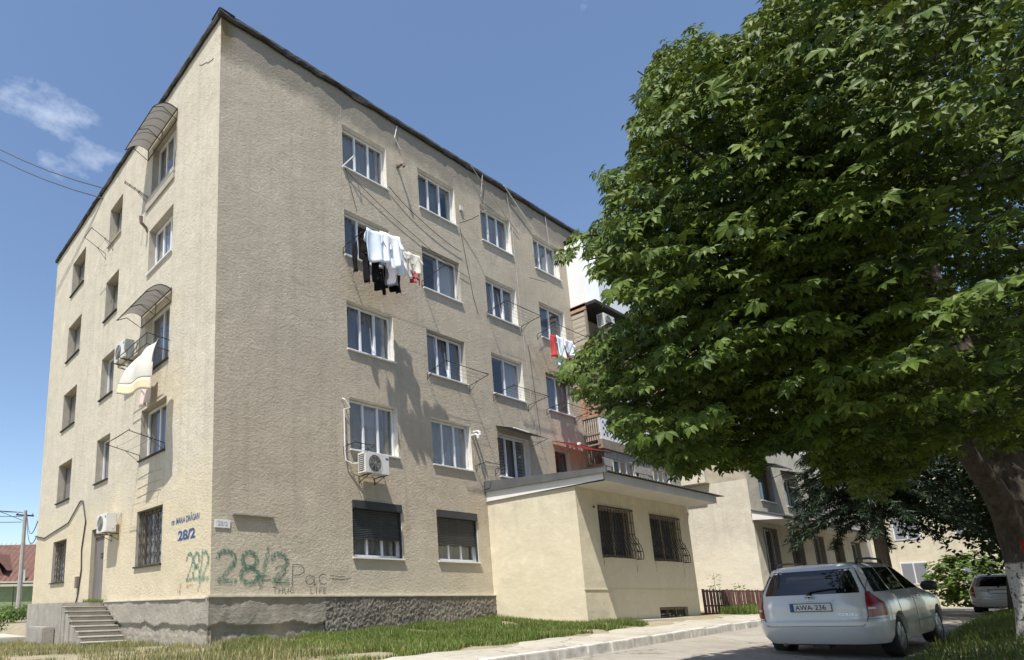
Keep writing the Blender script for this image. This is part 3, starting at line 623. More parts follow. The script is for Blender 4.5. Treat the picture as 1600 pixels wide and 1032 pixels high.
# fifth floor: white siding with chamfered corner
wp = [(15.46, .0), (15.46, -.68), (15.86, -.98), (21.9, -.98), (21.9, 0)]
wb = lpoly('white_siding', wp, 10.92, 12.35, 'siding_white', tw)
b = B(); b.quad((15.46, 0, 12.35), (15.46, -.68, 12.35), (15.46, -.68, 13.6), (15.46, 0, 13.6)).build('siding_panel', 'siding_white', tw)
B().quad((15.46, -.68, 12.35), (15.86, -.98, 12.35), (15.86, -.98, 13.6), (15.46, -.68, 13.6)).build('siding_panel', 'siding_white', tw)
for i in range(9): B().box((15.455, -.01-.075*i-.004, 10.94), (15.459, -.01-.075*i, 13.55)).build('siding_joint', 'plaster_white', wb)
B().box((15.40, -1.02, 10.78), (21.95, .0, 10.90)).build('balcony_slab', 'bitumen', tw)
B().box((15.40, -.62, 10.66), (15.47, .0, 10.93)).build('red_edge', 'brick', tw)
bw = lambda u, n, z: (u, -.98-n, z)
for i in range(3): window(bw, 16.3+i*1.85, 17.9+i*1.85, 12.35, 13.55, panes=3, cur='curtain_white', sill='pvc', depth=-.01, parent=tw)
B().quad((15.42, .0, 13.8), (15.42, -1.05, 13.62), (22, -1.05, 13.62), (22, 0, 13.8)).build('balcony_roof', 'bitumen', tw)
# fourth floor: boards on the side, low brick front
def boards(z0, z1, y1, n, m='board'):
    for i in range(n):
        a = z0+(z1-z0)*i/n; B().box((15.44+R(-.008, .008), -y1, a+.012), (15.47, -.01, a+(z1-z0)/n-.006)).build('board', m, tw)
boards(8.35, 10.6, .58, 12)
tf = lambda u, n, z: (u, -.6-n, z)
B(tf).box((15.45, -.06, 8.2), (21.9, 0, 9.35)).build('parapet', 'brick', tw)
B().box((15.42, -.61, 8.2), (15.50, -.54, 10.8)).build('corner_post', 'wood_old', tw)
for i in range(3): window(tf, 17.0+i*1.6, 18.4+i*1.6, 9.4, 10.6, panes=3, cur='curtain_dark', depth=.05, parent=tw, sill=None)
B().box((15.42, -.66, 8.05), (21.95, 0, 8.2)).build('balcony_slab', 'concrete', tw)
# third floor: raw brick courses, each brick its own
for r_ in range(20):
    for i in range(3):
        B().box((15.43+R(-.006, .006), -.58+i*.195+(.09 if r_ % 2 else 0)*(i < 2), 6.45+r_*.077), (15.47, -.58+i*.195+.185, 6.45+r_*.077+.066)).build('brick', 'brick', tw)
for r_ in range(10):
    for i in range(14):
        B(tf).box((15.47+i*.26+(.13 if r_ % 2 else 0), -.03, 6.45+r_*.077), (15.47+i*.26+(.13 if r_ % 2 else 0)+.245, R(-.004, .006), 6.45+r_*.077+.066)).build('brick', 'brick', tw)
B(tf).box((19.2, -.03, 6.45), (21.9, 0, 7.2)).build('parapet', 'brick', tw)
for i in range(3): window(tf, 16.6+i*1.7, 18.1+i*1.7, 7.25, 8.0, panes=3, cur='curtain_white', depth=.05, parent=tw, sill=None)
# second floor: pierced panels, dark beam, stone cladding
for i in range(8):
    u = 15.5+i*.8
    pn = B(tf).box((u, -.04, 5.58), (u+.77, 0, 6.40)).build('pierced_panel', 'siding_white', tw)
    hb = B(tf)
    for (p, q) in ((.22, .12), (.34, .24), (.46, .36), (.34, .5), (.22, .36), (.46, .12), (.46, .6), (.22, .6)): hb.box((u+p, .0005, 5.6+q), (u+p+.1, .003, 5.6+q+.1))
    hb.build('piercing', 'ac_dark', pn)
B(tf).box((15.45, -.1, 5.22), (21.95, .07, 5.56)).build('beam', 'wood_old', tw)
for i in range(7):
    B().box((15.44, -.59+i*.083, 5.55), (15.47, -.59+i*.083+.045, 6.35)).build('slat', 'board', tw)
for z in (5.35, 5.75, 6.4, 4.6): B().box((15.42, -.6, z), (15.48, 0, z+.06)).build('rail', 'wood_old', tw)
lpoly('side_board', [(15.45, 0), (15.45, -.6)], 3.3, 4.6, 'board', tw)
lpoly('side_pane', [(15.46, -.05), (15.46, -.55)], 4.66, 5.22, 'glass', tw)
for (a, d) in ((16.2, 17.85), (19.3, 20.75)): window(tf, a, d, 4.0, 4.95, panes=3, cur='curtain_dark', depth=.06, parent=tw, sill=None)
for r_ in range(6):
    u = 15.5+(.17 if r_ % 2 else 0)
    while u < 21.8:
        wd = R(.28, .4); z = 3.35+r_*.31
        if not any(a-.1 < u+wd/2 < d+.1 and 3.9 < z+.15 < 5.0 for a, d in ((16.2, 17.85), (19.3, 20.75))):
            B(tf).box((u, -.05, z), (u+wd-.015, R(-.006, .012), z+.295)).build('cladding_stone', 'stone_clad', tw)
        u += wd
B(tf).box((15.46, -.3, 3.3), (21.9, -.06, 3.35)).build('balcony_slab', 'concrete', tw)
# ------------------------------------------------------------------ next block on the street
nb = thing('apartment_building', 'pale rendered block beyond the annex with canopy over barred ground floor windows', 'building', (31, 2, -.8))
NX, NY = 22.05, -2.87
NF = lambda u, n, z: (u, NY-n, z)
NS = lambda u, n, z: (NX-n, u, z)
no = []
for i in range(5):
    for k in range(1, 6):
        u = 23.3+i*3.05; 
        if k == 1: no.append((u-.4, u+1.15, .55, 2.55, i, k)); 
        else: no.append((u, u+1.62, 3.68+2.75*(k-2), 5.08+2.75*(k-2), i, k))
wall_mesh('front_wall', NF, NX, 39, -1.2, HT, no, 'stucco_next', nb)
wall_mesh('side_wall', NS, NY, .05, -1.2, 4.42, [], 'stucco_next', nb)
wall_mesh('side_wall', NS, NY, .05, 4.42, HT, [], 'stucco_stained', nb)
B().box((NX-.42, -1.55, 4.45), (NX+.02, -.62, HT)).build('chimney_breast', 'stucco_next', nb)
B().quad((NX, NY, HT), (39, NY, HT), (39, 12, HT), (NX, 12, HT)).quad((39, NY, -1), (39, 12, -1), (39, 12, HT), (39, NY, HT)).quad((NX, 12, -1), (39, 12, -1), (39, 12, HT), (NX, 12, HT)).build('roof', 'concrete', nb)
B().box((NX+.2, .5, -1), (38.9, .6, HT-.2)).build('partition_wall', 'plaster_grey', nb)
for (a, d, s, h, i, k) in no:
    w = window(NF, a, d, s, h, panes=3 if k > 1 else 2, depth=.16, frame='pvc' if (i+k) % 2 else 'wood_old', reveal='plaster_grey', cur=random.choice(['curtain_white', 'curtain_dark', 'curtain_blue', 'curtain_grey']), parent=nb)
    if k == 1:
        g = B(NF)
        for q in range(9): g.tube([(a+.03+(d-a-.06)*q/8, .02, s), (a+.03+(d-a-.06)*q/8, .02, h)], .01, 4)
        for q in range(4): g.tube([(a, .03, s+(h-s)*q/3), (d, .03, s+(h-s)*q/3)], .01, 4)
        g.build('window_grille', 'iron', w)
cn = B(); cn.v = [(NX-.05, NY, 2.78), (NX-.05, NY, 3.12), (NX-.05, NY-1.0, 2.80), (NX-.05, NY-1.0, 2.72), (38, NY, 2.78), (38, NY, 3.12), (38, NY-1.0, 2.80), (38, NY-1.0, 2.72)]
cn.f = [(0, 3, 7, 4), (0, 4, 5, 1), (4, 7, 6, 5), (2, 6, 7, 3)]; cnp = cn.build('canopy', 'soffit', nb)
B().quad((NX-.052, NY, 2.78), (NX-.052, NY-1.0, 2.72), (NX-.052, NY-1.0, 2.80), (NX-.052, NY, 3.12)).build('white_fascia', 'fascia_white', cnp)
b = B(); b.v = [(NX-.09, NY, 3.13), (38, NY, 3.13), (38, NY-1.06, 2.81), (NX-.09, NY-1.06, 2.81), (NX-.09, NY, 3.19), (38, NY, 3.19), (38, NY-1.06, 2.87), (NX-.09, NY-1.06, 2.87)]
b.f = [(0, 1, 2, 3), (4, 7, 6, 5), (0, 3, 7, 4), (3, 2, 6, 7), (1, 5, 6, 2)]; b.build('canopy_sheet', 'metal_roof', cnp)
for i in range(3):
    u = 23.2+i*3.05; aw = B(NF)
    aw.box((u-.1, 0, 5.22), (u+1.85, .02, 5.26)); aw.quad((u-.1, 0, 5.25), (u+1.85, 0, 5.25), (u+1.85, .75, 5.02), (u-.1, .75, 5.02)); aw.quad((u-.1, .75, 5.02), (u+1.85, .75, 5.02), (u+1.85, .75, 4.97), (u-.1, .75, 4.97))
    for q in (u-.05, u+1.8): aw.tube([(q, .0, 4.75), (q, .72, 5.03)], .012, 5)
    tag(aw.build('window_awning', 'metal_roof'), ('small metal awning over the second floor window at the corner of the pale next block', 'small metal awning over the second window from the corner of the next block', 'small metal awning over the third window from the corner of the next block')[i], 'awning', 'metal awnings on the next block')
# far cream building closing the street
fb = thing('far_building', 'sunlit cream flat roofed building closing the far end of the street', 'building', (54, 0, -.8))
B().box((48, -7.5, -1.2), (60, 6, 8.0)).build('wall', 'stucco_annex', fb)
B().box((47.7, -7.8, 8.0), (60.3, 6.3, 8.25)).build('roof', 'bitumen', fb)
for u in (-6.4, -3.6, -.8, 2.2):
    for z in (.5, 3.3, 6.0):
        w = B().box((47.96, u, z), (48.02, u+1.3, z+1.4)).build('window', 'pvc', fb)
        for q in (0, 1): B().quad((47.95, u+.08+q*.6, z+.08), (47.95, u+.62+q*.6, z+.08), (47.95, u+.62+q*.6, z+1.32), (47.95, u+.08+q*.6, z+1.32)).build('pane', 'curtain_blue', w)
# ------------------------------------------------------------------ picket fence and gate post
fe = thing('picket_fence', 'low dark brown picket fence between the annex and the next block', 'fence', (20, -2.4, -.8))
fx0, fx1, fyy = 16.6, 24.6, -2.95
for i in range(60):
    x = fx0+(fx1-fx0)*i/60; t = R(-.01, .01); z0 = float(gz(x, -2.9))
    B().box((x, fyy+t, z0-.15), (x+.07, fyy+.02+t, .10+R(-.02, .02))).build('picket', 'brown_paint', fe)
for z in (-.45, .02): B().box((fx0, fyy+.022, z), (fx1, fyy+.06, z+.05)).build('rail', 'brown_paint', fe)
for i in range(5): B().box((fx0+i*1.95, fyy+.062, -1.1), (fx0+i*1.95+.07, fyy+.13, .12)).build('post', 'brown_paint', fe)
# ------------------------------------------------------------------ air conditioners
def ac_unit(fr, u, n, z, label, flip=1, w=.78, h=.54, dep=.29):
    t = thing('air_conditioner', label, 'air conditioner', fr(u, n+dep/2, z), 'outdoor air conditioning units')
    q = lambda a, b_, c: fr(u+flip*a, n+b_, z+c)
    body = B(q).box((-w/2, 0, 0), (w/2, dep, h)).build('casing', 'ac_white', t, bevel=.015)
    cx = -.09; rr = .215
    B(q).lathe((cx, dep+.001, h/2), (0, 1, 0), [(rr, 0), (rr, .004)], 28).build('fan_opening', 'ac_dark', body)
    g = B(q)
    for k in range(1, 6): g.tube([(p[0], dep+.02, p[1]) for p in arc(cx, h/2, rr*k/5, rr*k/5, 0, 360, 24)], .004, 4)
    for k in range(8): a = k*math.pi/4; g.tube([(cx, dep+.022, h/2), (cx+rr*math.cos(a), dep+.012, h/2+rr*math.sin(a))], .004, 4)
    g.build('fan_guard', 'cable_grey', body)
    for k in range(3): a = k*2.1; B(q).quad((cx, dep+.007, h/2), (cx+.19*math.cos(a), dep+.007, h/2+.19*math.sin(a)), (cx+.19*math.cos(a+.9), dep+.010, h/2+.19*math.sin(a+.9))).build('fan_blade', 'black_plastic', body)
    sb = B(q)
    for k in range(9): sb.box((-w/2-.004, .04, .06+k*.05), (-w/2+.001, dep-.04, .085+k*.05))
    sb.build('side_louvre', 'ac_dark', body)
    B(q).box((w/2-.13, dep+.0005, h-.14), (w/2-.03, dep+.003, h-.09)).build('badge', 'paint_blue', body)
    for s_ in (-1, 1):
        B(q).tube([(s_*w*.32, -n, -.20), (s_*w*.32, -n, -.02), (s_*w*.32, dep+.06, -.02)], .014, 4).tube([(s_*w*.32, -n, -.19), (s_*w*.32, dep-.02, -.025)], .010, 4).build('bracket', 'iron', t)
    B(q).tube([(w/2-.02, .1, .12), (w/2+.05, .09, .1), (w/2+.06, -.02, .3), (w/2+.05, -n+.02, .55)], .016, 6).build('pipe', 'cable_grey', t)
    return t
ac_unit(F, 4.47, .14, 3.02, 'white air conditioner on the front wall under a second floor window', 1, .84, .54)
ac_unit(S, 5.72, .12, 1.85, 'white air conditioner on the side wall between door and barred window', -1)
ac_unit(S, 4.95, .14, 6.72, 'white air conditioner high on the side wall beside the hanging sheet', -1, .80, .55)
ac_unit(lambda u, n, z: (u, -.6-n, z), 16.35, .12, 9.98, 'white air conditioner on the boarded balcony below the white siding', 1, .80, .54)
# hose looping down beside the front unit
tag(B(F).tube([(3.70, .02, 5.0), (3.72, .10, 4.95), (3.86, .13, 4.75)]+[(3.72, .05, 4.9-.2*i) for i in range(1, 8)]+[(3.74, .06, 3.35), (3.9, .10, 3.28), (4.06, .16, 3.3)], .018, 6).build('hose', 'fascia_white'), 'white plastic hose looping down the wall to the front air conditioner', 'hose')
# ------------------------------------------------------------------ arched canopies on the side wall
def arch_canopy(z, u0, u1, label):
    t = thing('door_canopy', label, 'canopy', (0, (u0+u1)/2, z), 'arched polycarbonate canopies')
    pf = lambda k: (.03+.70*k, z-.06-.30*k**1.8+.10*math.sin(k*math.pi))
    B(S).grid(lambda a, c: (u0+(u1-u0)*a, *pf(c)), 2, 12).build('sheet', 'polycarbonate', t, True)
    for i in range(7):
        u = u0+(u1-u0)*i/6; B(S).tube([(u, pf(k/10)[0], pf(k/10)[1]+.012) for k in range(11)], .012, 5).build('rib', 'iron', t)
    B(S).tube([(u0, *pf(0)), (u1, *pf(0))], .018, 5).tube([(u0, *pf(1)), (u1, *pf(1))], .014, 5).tube([(u0, .02, z-.4), (u1, .02, z-.4)], .014, 5).build('frame_bar', 'iron', t)
    for u in (u0, (u0+u1)/2, u1): B(S).tube([(u, .02, z), (u, .02, z-.4), (u, .45, z-.2), (u, pf(1)[0], pf(1)[1])], .012, 5).build('bracket', 'iron', t)
arch_canopy(13.55, 2.45, 4.5, 'smoky arched canopy over the top floor side window below the roof')
arch_canopy(8.02, 2.42, 4.42, 'smoky arched canopy over the side window with the hanging sheet')
# ------------------------------------------------------------------ drying racks
def rack(fr, u0, u1, z, out, label, rise=.12, lines=4, n0=.0, r=.011, bars=True):
    t = thing('drying_rack', label, 'drying rack', fr((u0+u1)/2, 0, z))
    for u in (u0, u1): 
        B(fr).tube([(u, n0, z-.22), (u, n0+.01, z), (u, out, z+rise)], r, 5).tube([(u, n0, z-.2), (u, out*.45, z+rise*.45)], r*.7, 4).build('arm', 'iron', t)
        pg = B(fr)
        for k in range(lines): pg.tube([(u, out*(.35+.62*k/max(1, lines-1)), z+rise*(.35+.62*k/max(1, lines-1))), (u, out*(.35+.62*k/max(1, lines-1)), z+.05+rise*(.35+.62*k/max(1, lines-1)))], .008, 4)
        pg.build('peg', 'iron', t)
    for k in range(lines):
        f = .35+.62*k/max(1, lines-1); sag = .03
        B(fr).tube([(u0+(u1-u0)*i/8, out*f, z+.04+rise*f-sag*math.sin(i/8*math.pi)) for i in range(9)], .0035, 4).build('line', 'cable', t)
    if bars: B(fr).tube([(u0, out, z+rise), (u1, out, z+rise)], r, 5).build('front_bar', 'iron', t)
rack(F, 3.87, 6.98, 9.36, .95, 'long iron drying rack loaded with white and black laundry', .10, 4, bars=False)
rack(F, 7.0, 8.92, 6.42, .75, 'empty iron drying rack under a third floor window left of the annex roof', .14, 4)
rack(F, 10.1, 12.0, 9.25, .8, 'empty iron drying rack under the fourth floor window above the annex', .08, 5)
rack(F, 12.95, 14.9, 9.2, .8, 'iron drying rack holding red and white clothes by the balconies', .10, 4)
rack(F, 10.1, 12.0, 6.35, .8, 'empty iron drying rack under the third floor window above the annex', .10, 5)
rack(F, 13.1, 14.9, 6.4, .7, 'thin empty drying rack under the dark third floor window by the balconies', .08, 4)
rack(F, 8.95, 9.9, 3.86, .4, 'short drying arm on the wall above the annex roof corner', .05, 2)
rack(F, 3.72, 4.4, 3.72, .45, 'short drying arm above the front air conditioner', .02, 2)
rack(S, 2.53, 4.15, 3.82, .95, 'empty iron drying rack on the side wall under a second floor window', .18, 3)
rack(S, 7.3, 8.0, 11.72, .75, 'small framed drying rack near the roof on the side wall', .36, 2)
rack(S, 4.4, 4.46, 11.86, .72, 'single toothed drying arm below the top floor canopy', .2, 4, bars=False)
rl = thing('balcony_railing', 'dark iron drying railing holding the hanging sheet on the side wall', 'railing', (0, 3.4, 6.3))
for z, o in ((6.75, .62), (6.45, .62)):
    B(S).tube([(2.45, 0, z-.2), (2.45, o, z-.15), (4.45, o, z-.15), (4.45, 0, z-.2)], .013, 5).build('rail', 'iron', rl)
for u in (2.45, 3.1, 3.8, 4.45): B(S).tube([(u, .62, 6.3), (u, .62, 6.6)], .009, 4).build('baluster', 'iron', rl)
# ------------------------------------------------------------------ laundry
def garment(fr, kind, u, n, z, w, h, m, label, yaw=0, group=None, grp=True):
    w = w*1.22; ph = R(0, 6); fold = R(14, 22); amp = R(.03, .06); ca, sa = math.cos(yaw), math.sin(yaw); b = B(lambda a, c, d: fr(u+a*ca-c*sa, n+a*sa+c*ca, z+d))
    def wav(a, c): return amp*(.25+c)*math.sin(fold*a*w+ph)+.03*c*math.sin(5*a+ph)+.03*c*c
    def panel(a0, a1, b0, b1, d0, d1, nu=12, nv=10):
        b.grid(lambda s, t: ((a0+(a1-a0)*s)*(1-t)+(b0+(b1-b0)*s)*t+.012*math.sin(9*t+ph+s*4), wav((a0+(a1-a0)*s)/w, t), -(d0+(d1-d0)*t)-.02*math.sin(s*math.pi)*(t < .05)), nu, nv)
    if kind == 'shirt':                                    # hung by the hem, sleeves falling
        panel(-w*.36, w*.36, -w*.38, w*.38, 0, h); panel(-w*.36, -w*.24, -w*.55, -w*.36, .03, h*.45, 4, 6); panel(w*.24, w*.36, w*.36, w*.55, .03, h*.45, 4, 6)
    elif kind == 'trousers':
        panel(-w*.5, w*.5, -w*.5, w*.5, 0, h*.32); panel(-w*.5, -w*.03, -w*.42, -w*.1, h*.32, h, 6, 8); panel(w*.03, w*.5, w*.12, w*.44, h*.32, h*R(.9, 1.02), 6, 8)
    elif kind == 'shorts':
        panel(-w*.5, w*.5, -w*.5, w*.5, 0, h*.5); panel(-w*.5, -w*.03, -w*.5, -w*.06, h*.5, h, 6, 5); panel(w*.03, w*.5, w*.06, w*.5, h*.5, h, 6, 5)
    else: panel(-w*.5, w*.5, -w*.5+R(-.03, .03), w*.5+R(-.03, .03), 0, h)
    o = b.build('garment', m, None, True); sm = o.modifiers.new('thick', 'SOLIDIFY'); sm.thickness = .006
    return tag(o, label, 'garment', group)
G1 = 'laundry on the long drying rack'; HZ = 9.40
for a in [('towel', 3.86, .50, 9.30, .14, .95, 'cloth_black', 'narrow black garment at the wall end of the long drying rack', 1.2),
          ('trousers', 4.15, .80, HZ-.12, .44, 1.28, 'cloth_black', 'black trousers hanging lowest at the wall end of the long rack', .2),
          ('shirt', 4.20, .95, 9.52, .66, .95, 'cloth_pale', 'pale blue shirt in front of black trousers on the long rack', .1),
          ('shirt', 4.45, .70, 9.52, .55, .85, 'cloth_pale', 'crumpled pale blue shirt beside the white shirt on the long rack', -.2),
          ('trousers', 4.62, .62, HZ-.1, .40, 1.30, 'cloth_black', 'black trousers under the white shirts on the long rack', -.1),
          ('shirt', 4.70, 1.0, 9.58, .74, .95, 'cloth_white', 'bright white shirt in the middle of the long rack', .1),
          ('shirt', 5.02, .92, 9.52, .68, .98, 'cloth_white', 'second white shirt overlapping the grey vest on the long rack', -.15),
          ('towel', 5.00, .62, 9.25, .34, .95, 'cloth_grey', 'grey lilac vest below the white shirts on the long rack', .2),
          ('shorts', 5.05, .48, 9.2, .5, .95, 'cloth_black', 'black shorts behind the grey vest on the long rack', .1),
          ('shirt', 5.38, .85, HZ, .50, .80, 'cloth_cream', 'cream shirt with grey lower half on the long rack', .1),
          ('towel', 5.32, .6, 8.9, .12, .75, 'cloth_black', 'thin black strap hanging below the cream shirt', .4),
          ('shirt', 5.78, .85, 9.44, .52, .62, 'cloth_cream', 'pale pink white shirt at the free end of the long rack', .05),
          ('shorts', 5.82, .80, 8.98, .32, .42, 'red_cloth', 'small red shorts below the pale shirt on the long rack', .05)]:
    garment(F, a[0], a[1], a[2], a[3], a[4], a[5], a[6], a[7], a[8], G1)
G2 = 'clothes on the rack by the balconies'
for a in [('towel', 12.98, .6, 8.98, .26, .85, 'red_cloth', 'red shirt on the small rack by the balconies'), ('towel', 13.35, .62, 9.0, .34, .85, 'cloth_white', 'white towel between red garments by the balconies'),
          ('shirt', 13.85, .66, 8.98, .50, .60, 'cloth_white', 'white shirt with printed front by the balconies'), ('shorts', 13.9, .56, 8.55, .34, .34, 'red_cloth', 'dark red shorts under the white printed shirt'),
          ('shorts', 13.5, .5, 8.28, .48, .34, 'cloth_pale', 'pale blue shorts hanging lowest by the balconies')]:
    garment(F, *a[:7], a[7], R(-.1, .1), G2)
# big sheet blowing from the side railing, with ochre fringe
SA, SB_, SCc, SD = [Vector(pix(u, v, 0, x)) for u, v, x in ((247, 529, -.60), (216, 557, -.60), (236, 590, -.80), (190, 603, -1.0))]
def sheet_pt(s, t):
    p = (SA*(1-s)+SB_*s)*(1-t)+(SCc*(1-s)+SD*s)*t
    return (p.x-.10*math.sin(t*2.6)+.035*math.sin(s*9+t*2), p.y+.03*math.sin(t*6), p.z+.03*math.sin(s*7)*t)
sh = B().grid(sheet_pt, 24, 20).build('hanging_sheet', 'sheet_cloth', None, True); sh.modifiers.new('thick', 'SOLIDIFY').thickness = .006
tag(sh, 'large white sheet with beige lower edge blowing from the side railing', 'sheet')
fr_ = B().grid(lambda s, t: sheet_pt(s, 1.003+.28*t), 24, 4).build('fringe', 'fringe', sh, True); fr_.modifiers.new('thick', 'SOLIDIFY').thickness = .006
garment(S, 'towel', 3.35, .22, 6.1, .55, 1.1, 'cloth_pink', 'pale pink towel hanging behind the large sheet', 0)
# ------------------------------------------------------------------ awnings above annex
ra = thing('window_awning', 'faded red fabric awning on a thin frame above the annex roof', 'awning', (14.3, -.5, 5))
B(F).grid(lambda a, c: (13.25+2.15*a, .02+.95*c, 5.28-.32*c+.03*math.sin(a*9)*c), 10, 6).build('fabric', 'red_awning', ra, True)
B(F).tube([(13.25, .02, 5.28), (13.25, .97, 4.95), (15.4, .97, 4.95), (15.4, .02, 5.28)], .014, 5).tube([(13.3, .02, 4.7), (13.3, .95, 4.95)], .01, 5).build('frame', 'iron', ra)
B(F).tube([(13.2, .99, 4.97), (13.3, .99, 4.97)], .05, 8).build('roller', 'fascia_white', ra)
wa = thing('window_awning', 'thin grey sheet awning over the blinded window above the annex', 'awning', (11, -.3, 5.2))
B(F).quad((10.1, .0, 5.33), (12.0, .0, 5.28), (12.05, .62, 5.05), (10.15, .62, 5.12)).build('sheet', 'metal_roof', wa)
B(F).tube([(10.15, .62, 5.12), (10.95, .62, 5.085)], .02, 5).build('edge_bar', 'fascia_white', wa); B(F).tube([(10.12, .0, 4.9), (10.15, .6, 5.1)], .01, 4).tube([(12.0, .0, 4.9), (12.04, .6, 5.05)], .01, 4).build('strut', 'iron', wa)
for i, (a, d) in enumerate(((10.22, 10.68), (11.32, 11.8))):
    for k in range(11): B(F).quad((a, -.24, 3.76+k*.115), (d, -.24, 3.76+k*.115), (d, -.20, 3.84+k*.115), (a, -.20, 3.84+k*.115)).build('blind_slat', 'curtain_grey', FW[3, 2])
# white plastic chair-like rack on the annex roof
wr = thing('plastic_rack', 'small white plastic rack lying on the annex roof', 'rack', (15.6, -.9, 3.4)); q = B()
for i in range(6): q.tube([(15.2+i*.2, -.75, 3.46), (15.2+i*.2, -1.15, 3.43)], .02, 5)
q.tube([(15.15, -.75, 3.5), (16.3, -.75, 3.5)], .02, 5).tube([(15.15, -1.15, 3.46), (16.3, -1.15, 3.46)], .02, 5).build('slats', 'fascia_white', wr)
for (a, c) in ((15.2, -.75), (16.25, -.75), (15.2, -1.15), (16.25, -1.15)): B().tube([(a, c, 3.25), (a, c, 3.48)], .02, 5).build('leg', 'fascia_white', wr)
# ------------------------------------------------------------------ small wall fittings
def vent(u, z, label, m='vent', l=.22):
    o = B(F).tube([(u, 0, z), (u, l*.7, z), (u, l, z-.05), (u, l, z-.14)], .045, 10).build('vent_pipe', m); tag(o, label, 'pipe')
vent(6.17, 12.93, 'dark stub pipe beside the top floor front window', 'rust_pipe', .26); vent(8.98, 4.92, 'white vent elbow, upper of the pair on the front wall', 'vent'); vent(8.88, 4.80, 'white vent elbow, lower of the pair on the front wall', 'vent')
tag(B(S).tube([(4.29, 0, 10.62), (4.29, .06, 10.74), (4.22, .24, 10.80), (4.2, .26, 10.98)], [.04, .045, .05, .06], 10).build('vent_pipe', 'rust_pipe'), 'bent rusty chimney pipe on the side wall below the top canopy', 'pipe')
tag(B(F).box((9.02, 0, 12.60), (9.16, .06, 12.78)).build('junction_box', 'vent', None, bevel=.01), 'small white junction box beside a top floor window', 'box')
tag(B(F).box((6.1, 0, 12.9), (6.2, .05, 13.0)).build('junction_box', 'rust_pipe', None, bevel=.01), 'tiny rusty wall plate beside the top left front window', 'box')
for u, z, d in ((3.93, 12.0, 1), (5.3, 9.1, 1)):
    pass
tag(B(F).tube([(3.96, .02, 11.98), (4.15, .25, 12.22), (4.3, .05, 12.28)], .02, 5).build('window_stay', 'fascia_white'), 'white stay bar across the top floor front window', 'bar')
# ------------------------------------------------------------------ cables
def cable(pts, label, fr=W, m='cable', r=.010, sag=0, grp='loose cables on the building'):
    P = []
    for k in range(len(pts)-1):
        a, c = Vector(pts[k]), Vector(pts[k+1]); n = 10
        for i in range(n+(k == len(pts)-2)):
            t = i/n; p = a.lerp(c, t); p.z -= sag*4*t*(1-t); P.append(tuple(p))
    return tag(B(fr).tube(P, r, 5).build('cable', m), label, 'cable', grp)
cable([(5.7, .05, 12.05), (7.0, .06, 11.45), (8.9, .05, 11.0)], 'dark cable strung below the top floor front windows', F, sag=.06)
cable([(3.96, .05, 11.85), (6.9, .04, 10.75), (9.2, .04, 10.2)], 'dark cable slanting from the top left front window across the facade', F, r=.008, sag=.08)
cable([(3.98, .04, 12.0), (4.4, .03, 10.7)], 'thin cable dropping between the two upper left front windows', F, r=.007)
cable([(10.35, .08, 14.5), (10.2, .05, 13.6), (10.5, .03, 13.2), (10.15, .04, 12.95)], 'pale looped cable bundle hanging from the roof edge', F, 'cable_grey', .014)
cable([(9.6, .12, 14.62), (10.0, .16, 14.2), (11.4, .05, 13.5), (12.3, .04, 12.95)], 'pale cable running from the roof edge to the right windows', F, 'cable_grey', .012)
cable([(11.55, .10, 14.6), (13.5, .05, 13.35)], 'pale straight conduit slanting down from the roof edge', F, 'fascia_white', .020)
cable([(11.75, .05, 14.4), (11.95, .03, 13.2), (12.0, .04, 9.5), (12.2, .03, 6.2), (12.3, .03, 5.4)], 'long grey downlead running down the facade between windows', F, 'cable_grey', .013)
cable([(14.2, .05, 14.5), (14.3, .04, 13.2)], 'short pale conduit hanging from the roof edge by the tree', F, 'cable_grey', .014)
cable([(6.2, .03, 14.4), (6.05, .05, 13.9), (6.3, .04, 13.6)], 'short white loop of cable below the roof edge', F, 'fascia_white', .012)
cable([(8.95, .04, 11.9), (9.4, .03, 9.6), (9.6, .03, 9.0)], 'thin cable falling from a toothed bracket on the front wall', F, r=.008)
cable([(12.0, .5, 10.9), (13.2, .4, 11.15)], 'thin dark rod reaching between two right hand windows', F, r=.009)
cable([(8.9, .06, 12.05), (9.3, .25, 12.25), (9.45, .45, 12.35)], 'toothed iron bracket beside a top floor front window', F, r=.014)
cable([(12.3, .03, 8.6), (12.55, .03, 5.4)], 'thin cable running down beside the awning above the annex', F, r=.008)
cable([(14.52, .03, 2.60), (13.2, .03, 2.40), (10.2, .03, 2.66), (9.0, .03, 3.25), (8.75, .03, 3.2), (8.35, .03, 2.5), (8.6, .03, 1.6), (8.5, .03, 1.0), (8.7, .03, .2), (8.85, .03, -.02)], 'thick black cable wandering across the side wall down to the steps', S, r=.022)
tag(B(S).box((8.7, .0, .42), (8.92, .09, .78)).build('meter_box', 'rust_pipe', None, bevel=.01), 'small rusty meter box on the side wall by the door', 'box')
cable([(2.42, .03, 13.0), (2.4, .03, 12.2), (2.5, .03, 11.7)], 'thin cable beside the top canopy on the side wall', S, r=.008)
for i, z in enumerate((14.42, 14.25)):
    cable([(.0, 8.3+i*.35, z), tuple(pix(-160, 118+i*14, 1, 24.0))], ('upper', 'lower')[i]+' overhead wire leaving the roof edge of the side wall', W, r=.018, sag=.9, grp='overhead wires')
